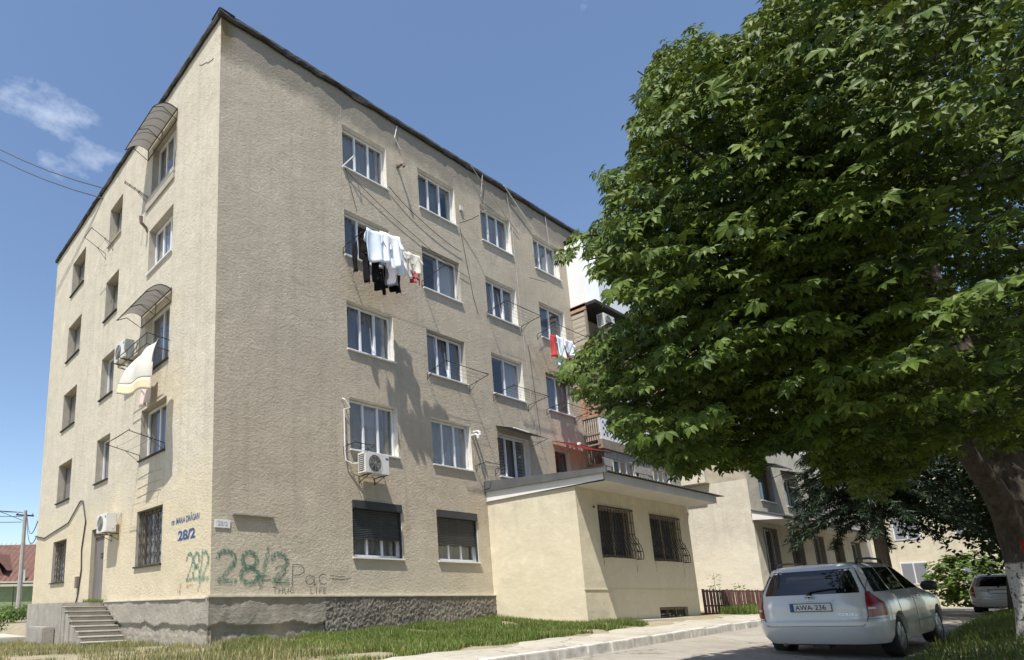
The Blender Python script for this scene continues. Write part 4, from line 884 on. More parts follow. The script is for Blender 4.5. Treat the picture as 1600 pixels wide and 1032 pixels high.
# ------------------------------------------------------------------ left background: pole, wires, house, car, hedge
pole = thing('utility_pole', 'pale concrete utility pole beside the side of the block', 'pole', (4.5, 37, -1.6))
B().tube([(4.6, 37.2, -1.8), (4.35, 36.3, 6.75)], [.20, .12], 8).build('shaft', 'wood_pole', pole)
B().box((3.75, 36.3, 6.35), (4.95, 36.4, 6.45)).build('crossarm', 'iron', pole)
for u in (3.85, 4.35, 4.85): B().lathe((u, 36.35, 6.45), (0, 0, 1), [(.03, 0), (.06, .05), (.05, .15), (.02, .18)], 8).build('insulator', 'cable_grey', pole)
for i, (dz, tgt) in enumerate(((6.6, (-18, 40, 8.2)), (6.6, (-18, 44, 7.8)), (6.3, (-18, 41, 6.6)), (5.9, (-18, 42, 6.0)))):
    cable([(4.2, 36.35, dz), tgt], 'overhead wire running away from the concrete pole', W, r=.022, sag=.35, grp='pole wires')
for i, z in enumerate((3.2, 2.6)):
    cable([(4.5, 36.4, 6.5-.3*i), (.0, 14.45, z)], ('upper', 'lower')[i]+' service wire slung from the pole to the block', W, r=.02, sag=.9, grp='pole wires')
cable([(4.3, 36.4, 6.0), (-16, 36, 14.0)], 'stray wire rising from the pole away from the block', W, r=.02, sag=.3, grp='pole wires')
hs = thing('house', 'house with rusty red metal roof, gabled dormer and green wall behind the pole', 'house', (6, 55, -1.5))
fw = Vector((.605, .796, 0)); rt = Vector((.796, -.605, 0)); O = Vector((7.5, 53.5, 0))
H = lambda a, c, z: tuple(O+rt*a+fw*c+Vector((0, 0, z)))
B(H).box((-14, 0, -2.2), (9, 9, 2.3)).build('wall', 'green_wall', hs)
rfh = B(H).quad((-14.6, -.7, 2.35), (9.6, -.7, 2.35), (9.6, 4.5, 6.4), (-14.6, 4.5, 6.2)).quad((-14.6, 9.7, 2.35), (9.6, 9.7, 2.35), (9.6, 4.5, 6.4), (-14.6, 4.5, 6.2)).build('roof', 'tile_roof', hs)
for i in range(48): a = -14.5+i*.5; B(H).quad((a, -.74, 2.40), (a+.05, -.74, 2.40), (a+.05, 4.46, 6.42+.004*i), (a, 4.46, 6.42+.004*i)).build('roof_seam', 'tile_roof', rfh)
B(H).box((-14.6, -.75, 2.22), (9.6, -.68, 2.36)).build('gutter', 'concrete_pale', hs)
dm = B(H).quad((-3.2, -.3, 2.6), (-.6, -.3, 2.6), (-.6, 2.5, 4.6), (-3.2, 2.5, 4.6)).quad((-3.0, .0, 2.7), (-.8, .0, 2.7), (-1.9, .0, 4.9)).build('dormer', 'brown_paint', hs)
B(H).quad((-3.4, -.4, 3.4), (-1.9, -.4, 5.0), (-1.9, 3.4, 5.2), (-3.4, 2.6, 3.6)).quad((-.4, -.4, 3.4), (-1.9, -.4, 5.0), (-1.9, 3.4, 5.2), (-.4, 2.6, 3.6)).build('dormer_roof', 'tile_roof', dm)
B(H).box((1.0, -.72, 2.3), (1.5, -.6, 3.4)).build('downpipe', 'concrete_pale', hs)
fp = thing('wire_fence', 'dark wire fence posts and pale band in front of the red roofed house', 'fence', (3, 45, -1.5))
O2 = Vector((3.9, 43, 0)); H2 = lambda a, c, z: tuple(O2+rt*a+fw*c+Vector((0, 0, z)))
B(H2).box((-12, 0, 1.55), (6, .06, 1.72)).build('top_rail', 'concrete_pale', fp)
for i in range(10): B(H2).box((-11+i*1.8, 0, -1.6), (-10.93+i*1.8, .06, 1.6)).build('post', 'iron', fp)
# ------------------------------------------------------------------ vegetation
def mesh_np(name, V, Fc, attr, m, parent=None, smooth=False):
    """V (n,3), Fc list of (k,c) index arrays of constant size c"""
    me = bpy.data.meshes.new(name); V = np.asarray(V, np.float32)
    tot = sum(f.size for f in Fc); npoly = sum(len(f) for f in Fc)
    me.vertices.add(len(V)); me.vertices.foreach_set('co', V.ravel()); me.loops.add(tot); me.polygons.add(npoly)
    me.loops.foreach_set('vertex_index', np.concatenate([f.ravel() for f in Fc]).astype(np.int32))
    sizes = np.concatenate([np.full(len(f), f.shape[1]) for f in Fc]); me.polygons.foreach_set('loop_start', np.concatenate([[0], np.cumsum(sizes)[:-1]]).astype(np.int32))
    me.update(calc_edges=True); me.validate()
    a = me.attributes.new('v', 'FLOAT', 'POINT'); a.data.foreach_set('value', np.asarray(attr, np.float32))
    return link(name, me, m, parent, smooth)
def palmate(n=7, size=.2, seed=0):
    rg = np.random.default_rng(seed); V = []; T = []
    for i in range(n):
        a = math.radians(-118+236*i/(n-1)); l = size*(1-.42*abs(i-(n-1)/2)/((n-1)/2))*rg.uniform(.92, 1.08); w = l*.215
        ca, sa = math.cos(a), math.sin(a); dr = rg.uniform(.18, .48)
        prof = [(.02, 0, 0), (.66, -1, .0), (.60, 0, -.05), (.66, 1, .0), (1.0, 0, -.14)]
        i0 = len(V)
        for (t, s, z) in prof:
            x, y = t*l, s*w; V.append((x*ca-y*sa, x*sa+y*ca, (z-dr*t*t)*l+abs(s)*.05*l))
        T += [(i0, i0+2, i0+1), (i0, i0+3, i0+2), (i0+1, i0+2, i0+4), (i0+2, i0+3, i0+4)]
    return np.array(V), np.array(T)
def simple_leaf(size):
    V = np.array([(0, 0, 0), (.5, -.3, .04), (.5, .3, .04), (1, 0, -.12)])*size; return V, np.array([(0, 2, 1), (1, 2, 3)])
def frames(N, X):
    """rows -> rotation matrices with columns x,y,z, z along N and x near X"""
    Z = N/np.linalg.norm(N, axis=1, keepdims=True); X = X-Z*np.sum(X*Z, 1, keepdims=True); X = X/np.maximum(np.linalg.norm(X, axis=1, keepdims=True), 1e-6)
    return np.stack([X, np.cross(Z, X), Z], 2)
def scatter(name, protos, pos, Rm, sc, val, m, parent, kind='stuff', smooth=False):
    Vs, Ts, As, off = [], [], [], 0; ids = RNG.integers(0, len(protos), len(pos))
    for k, (V, T) in enumerate(protos):
        s = np.where(ids == k)[0]
        if not len(s): continue
        P = np.einsum('nij,vj->nvi', Rm[s], V)*sc[s][:, None, None]+pos[s][:, None, :]
        Vs.append(P.reshape(-1, 3)); Ts.append((T[None]+(np.arange(len(s))*len(V))[:, None, None]+off).reshape(-1, 3)); off += P.shape[0]*P.shape[1]
        As.append(np.repeat(val[s], len(V)))
    o = mesh_np(name, np.concatenate(Vs), [np.concatenate(Ts)], np.concatenate(As), m, parent, smooth)
    if kind: o['kind'] = kind
    return o
def inpoly(P, poly):
    x, y = P[:, 0], P[:, 1]; r = np.zeros(len(P), bool); j = len(poly)-1
    for i in range(len(poly)):
        xi, yi = poly[i]; xj, yj = poly[j]
        c = ((yi > y) != (yj > y)) & (x < (xj-xi)*(y-yi)/((yj-yi) or 1e-9)+xi); r ^= c; j = i
    return r
def rag(P, a=27.0):
    return P+a*np.array([[mnoise.noise(Vector((x*.030, y*.030, 1.3)))+.3*mnoise.noise(Vector((x*.09, y*.09, 4))), mnoise.noise(Vector((x*.030, y*.030, 7.7)))+.3*mnoise.noise(Vector((x*.09, y*.09, 9)))] for x, y in P])
def rnd_dir(n):
    v = RNG.normal(size=(n, 3)); return v/np.linalg.norm(v, axis=1, keepdims=True)
# --- the big horse chestnut
TB = np.array([8.82, -10.78, -.97])
ch = thing('chestnut_tree', 'huge leafy chestnut with whitewashed trunk overhanging the parked white car', 'tree', tuple(TB))
def limb(pts, r0, r1, name, n=10, m='bark', wob=.04):
    P = [np.array(p, float) for p in pts]; out = []; rs = []
    N = 7
    for k in range(len(P)-1):
        for i in range(N+(k == len(P)-2)):
            t = i/N; p0 = P[max(k-1, 0)]; p1 = P[k]; p2 = P[k+1]; p3 = P[min(k+2, len(P)-1)]
            q = .5*((2*p1)+(-p0+p2)*t+(2*p0-5*p1+4*p2-p3)*t*t+(-p0+3*p1-3*p2+p3)*t**3)
            f = (k+t)/(len(P)-1); q = q+wob*np.array([mnoise.noise(Vector((f*5, 1, len(pts)+r0*9))), mnoise.noise(Vector((f*5, 7, r0*9))), 0])
            out.append(tuple(q)); rs.append(r0+(r1-r0)*f)
    return B().tube(out, rs, n).build(name, m, ch, True)
tb = TB
tr_p = [tuple(tb+(0, 0, -.3)), tuple(tb+(0, 0, .05)), tuple(tb+(-.02, 0, .5)), tuple(tb+(-.03, .02, 1.4)), tuple(tb+(-.05, .05, 2.0)), tuple(tb+(.1, .1, 3.4)), tuple(tb+(-.1, .3, 5.2)), tuple(tb+(-.3, .5, 8.0))]
B().tube(tr_p, [.50, .41, .35, .32, .31, .24, .18, .06], 18).build('trunk', 'bark', ch, True)
limb([tb+(-.1, .03, 1.55), tb+(-.62, .2, 2.25), tb+(-1.3, .35, 3.0), tb+(-2.6, .7, 4.4), tb+(-4.4, 1.2, 5.6)], .20, .04, 'limb')
limb([tb+(.0, .05, 2.2), tb+(.9, -.4, 3.4), tb+(2.6, -1.2, 5.2)], .2, .05, 'limb'); limb([tb+(-.1, .2, 3.0), tb+(-.8, -1.4, 4.2), tb+(-2.2, -3.2, 5.8)], .17, .04, 'limb')
limb([tb+(-.1, .2, 3.6), tb+(.2, 1.8, 4.9), tb+(.0, 3.4, 6.2)], .16, .04, 'limb'); limb([tb+(-.1, .3, 4.6), tb+(-1.8, .6, 6.3), tb+(-3.6, .6, 8.2)], .15, .03, 'limb')
text_part('trunk_number', '18', .26, lambda u, n, z: (tb[0]-.42-.02, tb[1]+.12-u, z), 0, 0, .42, 'spray_red', ch, bold=.012)
OUT = [(866, 415), (882, 392), (905, 372), (928, 352), (962, 338), (948, 312), (932, 285), (936, 262), (978, 258), (1006, 236), (986, 205), (1000, 170), (1014, 150), (1006, 125), (1022, 88), (1040, 62), (1062, 44), (1108, 42), (1150, 52), (1165, 22), (1196, -12), (1240, -120), (1500, -600), (2600, -600), (2600, 760), (1700, 730), (1600, 708), (1520, 690), (1460, 712), (1420, 760), (1380, 800), (1330, 780), (1290, 742), (1240, 700), (1196, 724), (1180, 748), (1150, 742), (1120, 720), (1085, 744), (1045, 748), (1018, 734), (998, 710), (972, 688), (955, 670), (948, 642), (925, 622), (895, 612), (884, 582), (899, 553), (925, 533), (962, 515), (984, 500), (976, 484), (955, 462), (938, 440), (925, 412), (912, 400), (886, 404), (868, 424)]
OUT = [(a_-16 if a_ < 1030 else a_, b__) for a_, b__ in OUT]
CC = np.array([6.6, -11.9, 5.5]); CR = np.array([8.2, 7.0, 6.9])
ns = 60000; un = RNG.uniform(-1, 1, (ns, 3)); q3 = (np.abs(un)**2.7).sum(1); sp = CC+un[(q3 < 1) & (q3 > .10)]*CR
uv, dep = proj(sp); ok = inpoly(uv, OUT) & (dep > 1) & (sp[:, 2] > 1.2)
near = (np.linalg.norm(sp-CAM, axis=1) > 4.6) & (sp[:, 1]+.215*(sp[:, 2]+1.1) < -7.45)
sp = sp[ok & near]; 
# fuller outer boughs over the road side, where the crown is one bough deep
RT = RM
cu = RNG.uniform(862, 1330, 14000); cv = RNG.uniform(0, 860, 14000); okc = inpoly(np.stack([cu, cv], 1), OUT); cu, cv = cu[okc], cv[okc]
dirs = np.stack([(cu-U0)/FPX, -(cv-V0)/FPX, -np.ones(len(cu))], 1) @ RM.T
rim = CAM+dirs*RNG.uniform(4.8, 8.4, len(cu))[:, None]; rim = rim[(rim[:, 1]+.215*(rim[:, 2]+1.1) < -7.3) & (rim[:, 2] > 1.0)]
allp = [(p, .33) for p in sp]+[(p, .17) for p in rim]
keep = []; cell = {}
for i, (sp_i, mind) in enumerate(allp):          # keep sprays apart so that tiers and dark gaps form
    p = sp_i*np.array([1, 1, 1.15]); k = tuple((p/.62).astype(int)); bad = False
    for a in (-1, 0, 1):
        for b_ in (-1, 0, 1):
            for c in (-1, 0, 1):
                for q in cell.get((k[0]+a, k[1]+b_, k[2]+c), ()):
                    if np.sum((q-p)**2) < mind: bad = True; break
    if not bad: cell.setdefault(k, []).append(p); keep.append(i)
sp = np.array([allp[i][0] for i in keep]); fl_, fd_ = proj(sp); inv = (fl_[:, 0] > -60) & (fl_[:, 0] < 1680) & (fl_[:, 1] > -80) & (fl_[:, 1] < 1100)
hole = np.array([mnoise.noise(Vector(p*1.05))+.5*mnoise.noise(Vector(p*2.1)) for p in sp]); sp = sp[(inv | (RNG.uniform(0, 1, len(sp)) < .4)) & (hole > -.22)]
nl = (RNG.integers(58, 84, len(sp))*np.where(np.linalg.norm(sp-CAM, axis=1) > 12.5, .6, 1)).astype(int); idx = np.repeat(np.arange(len(sp)), nl); M = len(idx)
o3 = (sp-CC)/CR; od = o3/np.maximum(np.linalg.norm(o3, axis=1, keepdims=True), 1e-3)
ax = od.copy(); ax[:, 2] = 0; ax /= np.maximum(np.linalg.norm(ax, axis=1, keepdims=True), 1e-3)
rr = np.sqrt(RNG.uniform(0, 1, M)); th = RNG.uniform(0, 2*np.pi, M); sr = RNG.uniform(.42, .74, len(sp))[idx]
side = np.stack([-ax[:, 1], ax[:, 0], np.zeros(len(sp))], 1)
e1 = rr*np.cos(th)*sr*1.25; e2 = rr*np.sin(th)*sr*.85
lp = sp[idx]+ax[idx]*e1[:, None]+side[idx]*e2[:, None]; lp[:, 2] += -.07*(e1/sr)-.13*rr*rr+RNG.normal(0, .042, M)
uv, dep = proj(lp); jit = RNG.normal(0, 1.5, uv.shape); tipd = ax[idx]*(e1[:, None]+.25)+side[idx]*e2[:, None]; tipd /= np.linalg.norm(tipd, axis=1, keepdims=True); ruv = rag(uv)+jit; okl = inpoly(ruv, OUT) & inpoly(proj(lp+tipd*.11+np.array([0, 0, -.03]))[0]+ruv-uv, OUT) & (lp[:, 2] > .9) & (lp[:, 1]+.215*(lp[:, 2]+1.1) < -7.2); lp, idx, e1, e2 = lp[okl], idx[okl], e1[okl], e2[okl]; M = len(lp)
Nn = np.array([0, 0, 1.0])*.95+od[idx]*.45+RNG.normal(0, .33, (M, 3))+np.array([-.10, -.06, 0]); Nn[:, 2] = np.abs(Nn[:, 2])
Xd = ax[idx]*(e1[:, None]+.25)+side[idx]*e2[:, None]+RNG.normal(0, .15, (M, 3))
Rl = frames(Nn, Xd); sc = RNG.uniform(.75, 1.2, M); val = np.clip(RNG.beta(2, 2.4, M)*.8+.12*np.repeat(RNG.normal(0, 1, len(sp)), nl)[okl]+.12, 0, .92); val[RNG.uniform(0, 1, M) > .9985] = 1
PR = [palmate(7, .102, 1), palmate(7, .092, 2), palmate(5, .098, 3), palmate(7, .108, 4)]
uv, dep = proj(lp); vis = (uv[:, 0] > -20) & (uv[:, 0] < 1620) & (uv[:, 1] > -20) & (uv[:, 1] < 1050)
score = np.where(vis, sc/np.linalg.norm(lp-CAM, axis=1), 0); top = np.argsort(-score)[:300]; rest = np.setdiff1d(np.arange(M), top)
scatter('crown', PR, lp[rest], Rl[rest], sc[rest], val[rest], 'leaf', ch)
LM = []
for k, (V, T) in enumerate(PR):
    for q in range(2):
        me = bpy.data.meshes.new('leaf'); me.from_pydata(V.tolist(), [], T.tolist()); a = me.attributes.new('v', 'FLOAT', 'POINT'); a.data.foreach_set('value', np.full(len(V), .3+.3*q, np.float32)); me.materials.append(MATS['leaf']); LM.append(me)
for i in top:
    o = bpy.data.objects.new('leaf', LM[random.randrange(8)]); COL.objects.link(o); o.parent = ch; o.matrix_parent_inverse = BASE[ch.name].inverted()
    Mx = Matrix([list(Rl[i][r]*sc[i])+[lp[i][r]] for r in range(3)]+[[0, 0, 0, 1]]); o.matrix_basis = Mx
# twigs feeding the sprays
bt = B(); pick = RNG.permutation(len(sp))[:260]
hubs = [np.array(p) for p in [tb+(-2.6, .7, 4.4), tb+(-4.2, 1.1, 5.5), tb+(-1.3, .35, 3.0), tb+(-.2, .3, 5.2), tb+(2.2, -1, 4.8), tb+(-1.6, -2.4, 5.2), tb+(0, 2.6, 5.6), tb+(-3.2, .6, 7.6), tb+(-.3, .5, 7.2), tb+(-1.8, .6, 6.3)]]
for i in pick:
    h = min(hubs, key=lambda q: np.linalg.norm(q-sp[i])); m_ = (h+sp[i])/2+np.array([R(-.2, .2), R(-.2, .2), R(.1, .5)])
    bt.tube([tuple(h), tuple(m_), tuple(sp[i])], [.045, .025, .008], 5, False)
o = bt.build('twigs', 'bark_plain', ch); o['kind'] = 'stuff'
# --- trees behind
def broadleaf(base, h, rad, n, m, label, leaf=.16, trunk_h=2.0, lean=(0, 0), zc=None, r0=.2, grp='trees along the street', flat=1.0):
    base = np.array(base, float); t = thing('street_tree', label, 'tree', tuple(base), grp)
    c = base+np.array([lean[0], lean[1], zc or (h+trunk_h)/2]); rv = np.array([rad, rad, (h-trunk_h)/2*flat])
    B().tube([tuple(base+(0, 0, -.3)), tuple(base+(lean[0]*.3, lean[1]*.3, trunk_h*.6)), tuple(base+(lean[0]*.7, lean[1]*.7, trunk_h*1.3)), tuple(c)], [r0*1.2, r0, r0*.8, r0*.3], 10).build('trunk', 'bark_plain', t, True)
    for k in range(4):
        a = k*1.6; B().tube([tuple(base+(lean[0]*.6, lean[1]*.6, trunk_h*1.1)), tuple(c+rv*np.array([math.cos(a)*.4, math.sin(a)*.4, -.2])), tuple(c+rv*np.array([math.cos(a)*.8, math.sin(a)*.8, .2]))], [r0*.5, r0*.3, .02], 6).build('limb', 'bark_plain', t, True)
    ncl = max(30, n//40); cd = rnd_dir(ncl); cp = c+cd*(RNG.uniform(.25, 1, ncl)**.5)[:, None]*rv; ii = RNG.integers(0, ncl, n)
    p = cp[ii]+rnd_dir(n)*RNG.uniform(0, 1, n)[:, None]**.5*np.array([.55, .55, .35])*rad/3.0
    Nn = np.array([0, 0, 1.0])+(p-c)/rv*.7+RNG.normal(0, .45, (n, 3)); Rl = frames(Nn, rnd_dir(n))
    scatter('crown', [simple_leaf(leaf), simple_leaf(leaf*1.15)], p, Rl, RNG.uniform(.7, 1.25, n), np.clip(RNG.beta(2, 2, n)*.9, 0, .9), m, t)
    return t
g0 = lambda x, y: (x, y, ground_z(x, y))
broadleaf(g0(24.0, -9.1), 10, 4.0, 26000, 'leaf_dark', 'dark leaning street tree behind the parked white car', .17, 1.5, (.6, -.3), r0=.22)
broadleaf(g0(27.5, -13.2), 10, 4.6, 16000, 'leaf_dark', 'dark round tree behind the pale far car', .2, 1.9, r0=.22)
broadleaf(g0(39, -12.6), 10, 4.6, 12000, 'leaf_dark', 'dark tree beyond the small blue car', .22, 1.6, r0=.22)
broadleaf(g0(31, -10.6), 12, 4.8, 18000, 'leaf_dark', 'dark dense tree further along the street behind the leaning tree', .17, 1.9, r0=.25)
broadleaf(g0(19, -14.5), 11, 5.8, 26000, 'leaf_dark', 'dark spreading tree behind the whitewashed chestnut trunk', .17, 1.6, r0=.25)
broadleaf(g0(44.6, -5.7), 3.4, 1.9, 5000, 'leaf_light', 'bright green bush at the end of the road before the cream building', .22, .1, r0=.05, grp='bushes')
broadleaf(g0(2.0, 30.0), .95, 2.6, 3500, 'leaf_light', 'green hedge bush at the foot of the pole', .16, .1, r0=.05, grp='bushes', flat=1.1)
broadleaf(g0(-1.4, 33.0), .85, 2.8, 3000, 'leaf_dark', 'dark low hedge bush left of the pole', .16, .1, r0=.05, grp='bushes', flat=1.1)
broadleaf(g0(-1.6, 21.5), .95, 2.3, 4200, 'leaf_light', 'low green bush past the far corner of the side wall', .14, .1, r0=.04, grp='bushes', flat=1.1)
broadleaf(g0(-5.4, 25.5), .85, 2.6, 4200, 'leaf_dark', 'dark low bush further out from the side wall', .15, .1, r0=.04, grp='bushes', flat=1.1)
broadleaf((-6.2, 62, -1.6), 9.2, 2.6, 1800, 'leaf_dark', 'far tree top above the red roofed house', .3, 4, r0=.15, grp='far trees')
for i_, (x_, y_) in enumerate(((-13, -20.5), (-4.5, -21), (4, -21.5), (-21, -19))):  # unseen trees added to hold back skylight from the shaded fronts
    broadleaf(g0(x_, y_), 11.5, 5.0, 9000, 'leaf_dark', 'unseen tree added on the near verge for shade, ' + ('beyond the far pavement end', 'second from the chestnut', 'next to the chestnut', 'last of the row')[i_], .26, 2.2, r0=.22, grp='added shading trees on the near verge')
# --- spruce with drooping boughs
spb = np.array(g0(20.6, -6.75)); spt = thing('spruce_tree', 'dark spruce with drooping boughs in front of the next block', 'tree', tuple(spb))
B().tube([tuple(spb+(0, 0, -.3)), tuple(spb+(0, 0, 5)), tuple(spb+(0, 0, 11))], [.2, .14, .02], 8).build('trunk', 'bark_plain', spt, True)
pos, nor, xd = [], [], []
for k in range(170):
    z = 3.5+7.6*(k/170); L = 2.3*(1-(z-3.5)/8.0)+.2; a = k*2.399+R(-.2, .2); dr = np.array([math.cos(a), math.sin(a), 0])
    for s in np.linspace(.12, 1, int(14+L*26)):
        q = spb+np.array([0, 0, z])+dr*L*s+np.array([0, 0, .15*s*L-.52*s*s*L])
        for j in range(6):
            pos.append(q+np.array([R(-.09, .09), R(-.09, .09), R(-.07, .02)])); sd = np.cross(dr, (0, 0, 1))*R(-1, 1); xd.append(dr*.5+sd+np.array([0, 0, R(-1.3, -.2)])); nor.append(np.array([R(-1, 1), R(-1, 1), .6]))
pos, nor, xd = map(np.array, (pos, nor, xd)); nV = np.array([(0, -.006, 0), (0, .006, 0), (.5, .016, .0), (.5, -.016, 0), (1, 0, 0)])*np.array([.22, 1, .22]); nT = np.array([(0, 1, 2), (0, 2, 3), (3, 2, 4)])
scatter('crown', [(nV, nT)], pos, frames(nor, xd), RNG.uniform(.7, 1.3, len(pos)), RNG.uniform(0, .9, len(pos)), 'needle', spt)
# --- grass and weeds
def blades(name, P, h, w, m, lean=.35, val=None):
    n = len(P); a = RNG.uniform(0, 2*np.pi, n); d = np.stack([np.cos(a), np.sin(a), np.zeros(n)], 1); s = np.stack([-d[:, 1], d[:, 0], np.zeros(n)], 1)
    hh = (h*RNG.uniform(.45, 1.15, n))[:, None] if np.isscalar(h) else (h*RNG.uniform(.5, 1.15, n))[:, None]; ww = w*RNG.uniform(.7, 1.3, n)[:, None]; l = RNG.uniform(.05, lean*2, n)[:, None]; up = np.array([0, 0, 1.0])
    p0 = P; p1 = P+up*hh*.55+d*hh*l*.3; p2 = P+up*hh*(1-.25*l)+d*hh*l
    V = np.stack([p0-s*ww, p0+s*ww, p1+s*ww*.8, p1-s*ww*.8, p2], 1).reshape(-1, 3); o = np.arange(n)[:, None]*5
    ob = mesh_np(name, V, [o+np.array([[0, 1, 2, 3]]), o+np.array([[3, 2, 4]])], np.repeat(np.clip(val if val is not None else RNG.beta(2, 2, n)*.9, 0, 1), 5), m)
    ob['kind'] = 'stuff'; return ob
def gzv(P): return np.array([ground_z(a, b_) for a, b_ in P])
def nz2(P, s, o=0): return np.array([mnoise.noise(Vector((a*s, b_*s, o))) for a, b_ in P])
def area(n, x0, x1, y0, y1): return np.stack([RNG.uniform(x0, x1, n), RNG.uniform(y0, y1, n)], 1)
# strip of lawn between wall and pavement
P = area(100000, -.6, 11.6, -5.2, -.08); back = kerb_y(P[:, 0])+1.45
k = nz2(P, .9); edge = P[:, 1]-back
msk = (edge > .05+.25*k) & ~((P[:, 0] > 9.3) & (P[:, 1] > -2.95)) & ~((P[:, 0] > 10.9) & (P[:, 1] < -3.0)) & ((k > -.28+.35*np.clip((2.2-P[:, 0])/2.5, 0, 1)))
msk &= ~((P[:, 0] > 10.3) & (P[:, 1] < -3.6+.0*P[:, 0]))
P = P[msk]; z = gzv(P); hh = .11+.13*np.clip(nz2(P, .7, 5)+.30, 0, 1)+.04*np.clip((P[:, 1]+2.5)/2, 0, 1)
dry = np.clip(.30+.28*np.clip((3.4-P[:, 0])/3, 0, 1)+.35*nz2(P, 1.1, 9)+RNG.normal(0, .16, len(P)), .02, 1); dry = np.where(RNG.uniform(0, 1, len(P)) < .06+.16*np.clip((3-P[:, 0])/3, 0, 1), .97, np.minimum(dry, .9))
tag(blades('grass', np.column_stack([P, z-.01]), hh, .0055, 'grass', .45, dry), 'long green grass strip growing against the plinth', 'grass')
# dry weeds by the side wall and corner
P = area(46000, -5.5, .5, -4.6, 12.0); k = nz2(P, .8, 3); dd = -P[:, 0]
msk = (k > -.12+.10*np.clip(dd-1.5, 0, 4)) & ~((P[:, 1] > 3.9) & (P[:, 1] < 9.95) & (P[:, 0] > -1.3)) & ~((P[:, 0] > -.05) & (P[:, 1] > -.08)) & (P[:, 1] > kerb_y(P[:, 0])+1.5)
P = P[msk]; hh = .12+.22*np.clip(nz2(P, 1.0, 6)+.3, 0, 1)*np.clip(1.3-.2*(-P[:, 0]), .4, 1)
tag(blades('dry_weeds', np.column_stack([P, gzv(P)-.01]), hh, .005, 'dry_weed', .5, np.clip(.42+.6*nz2(P, 1.1, 2)+RNG.normal(0, .2, len(P)), 0, 1)), 'dry straw coloured weeds around the corner and steps', 'weeds')
# verge below the chestnut
P = area(26000, 3.2, 24, -14.5, -8.6); msk = (P[:, 1] < kerb_y(P[:, 0])-3.72+.15*nz2(P, 1.2)) & (P[:, 0] > 4.2); P = P[msk]
tag(blades('grass', np.column_stack([P, gzv(P)-.01]), .20, .006, 'grass', .5, np.clip(RNG.beta(2, 3, len(P)), 0, .8)), 'shaded verge grass under the chestnut tree', 'grass')
# patch before the fence
P = area(9000, 17.2, 25, -4.3, -2.98); P = P[(nz2(P, .7, 8) > -.35) & (P[:, 1] > kerb_y(P[:, 0])+1.0)]
tag(blades('grass', np.column_stack([P, gzv(P)-.01]), .34, .008, 'grass', .4, np.clip(RNG.beta(2, 2, len(P))*.9, 0, .9)), 'tall grass patch in front of the brown picket fence', 'grass')
def sprig(x, y, h, label):
    b = g0(x, y); t = thing('sapling', label, 'plant', b); B().tube([b, (b[0]+.03, b[1], b[2]+h)], [.012, .004], 5).build('stem', 'bark_plain', t)
    n = 60; z = RNG.uniform(.35, 1, n); a = RNG.uniform(0, 6.28, n); p = np.stack([b[0]+np.cos(a)*.16*z, b[1]+np.sin(a)*.16*z, b[2]+h*z], 1); d = np.stack([np.cos(a), np.sin(a), np.full(n, .3)], 1)
    scatter('foliage', [simple_leaf(.13)], p, frames(np.array([0, 0, 1.])+rnd_dir(n)*.4, d), RNG.uniform(.7, 1.2, n), RNG.uniform(.2, .8, n), 'leaf_light', t)
sprig(18.3, -2.6, 1.35, 'leafy sapling poking above the brown picket fence'); sprig(20.4, -2.6, 1.05, 'thin shoot behind the picket fence')
# weeds in the step joints
P = np.stack([RNG.uniform(-.5, -.1, 500), RNG.uniform(6.05, 6.9, 500)], 1); tag(blades('step_weeds', np.column_stack([P, np.full(len(P), -.05)]), .12, .005, 'grass', .5), 'tuft of weeds on the landing by the door', 'weeds')
# ------------------------------------------------------------------ cars
LV = [(.20, .30, 4.12, .70, 5), (.235, .12, 4.28, .79, 6), (.34, .03, 4.37, .835, 6.5), (.48, .0, 4.41, .848, 7), (.56, .005, 4.41, .852, 7), (.60, .045, 4.39, .852, 7), (.70, .055, 4.36, .853, 7), (.80, .06, 4.24, .846, 7), (.87, .075, 3.95, .832, 6.5), (.93, .09, 3.55, .806, 6.5), (.985, .11, 3.32, .775, 7), (1.10, .18, 3.08, .722, 7), (1.22, .26, 2.83, .676, 7), (1.33, .345, 2.56, .634, 7), (1.385, .41, 2.40, .604, 6.5), (1.42, .50, 2.22, .562, 6), (1.445, .66, 2.02, .49, 5), (1.458, .95, 1.80, .33, 4)]
LA = np.array(LV)
def lev(z): return [np.interp(z, LA[:, 0], LA[:, k]) for k in range(1, 5)]
def side_pt(z, x, s, off=0):
    xr, xf, w, n = lev(z); a = (xf-xr)/2; xm = (xf+xr)/2; return (x, s*(w*(max(0, 1-abs((x-xm)/a)**n))**(1/n)+off), z)
def rear_pt(z, y, off=0):
    xr, xf, w, n = lev(z); a = (xf-xr)/2; xm = (xf+xr)/2; return (xm-a*(max(0, 1-abs(y/w)**n))**(1/n)-off, y, z)
def front_pt(z, y, off=0):
    xr, xf, w, n = lev(z); a = (xf-xr)/2; xm = (xf+xr)/2; return (xm+a*(max(0, 1-abs(y/w)**n))**(1/n)+off, y, z)
def ring(z, N=128):
    xr, xf, w, n = lev(z); a = (xf-xr)/2; xm = (xf+xr)/2; t = np.linspace(0, 2*np.pi, 4001)
    x = xm-a*np.sign(np.cos(t))*np.abs(np.cos(t))**(2/n); y = -w*np.sign(np.sin(t))*np.abs(np.sin(t))**(2/n)
    s = np.concatenate([[0], np.cumsum(np.hypot(np.diff(x), np.diff(y)))]); q = np.linspace(0, s[-1], N, endpoint=False); return np.interp(q, s, x), np.interp(q, s, y)
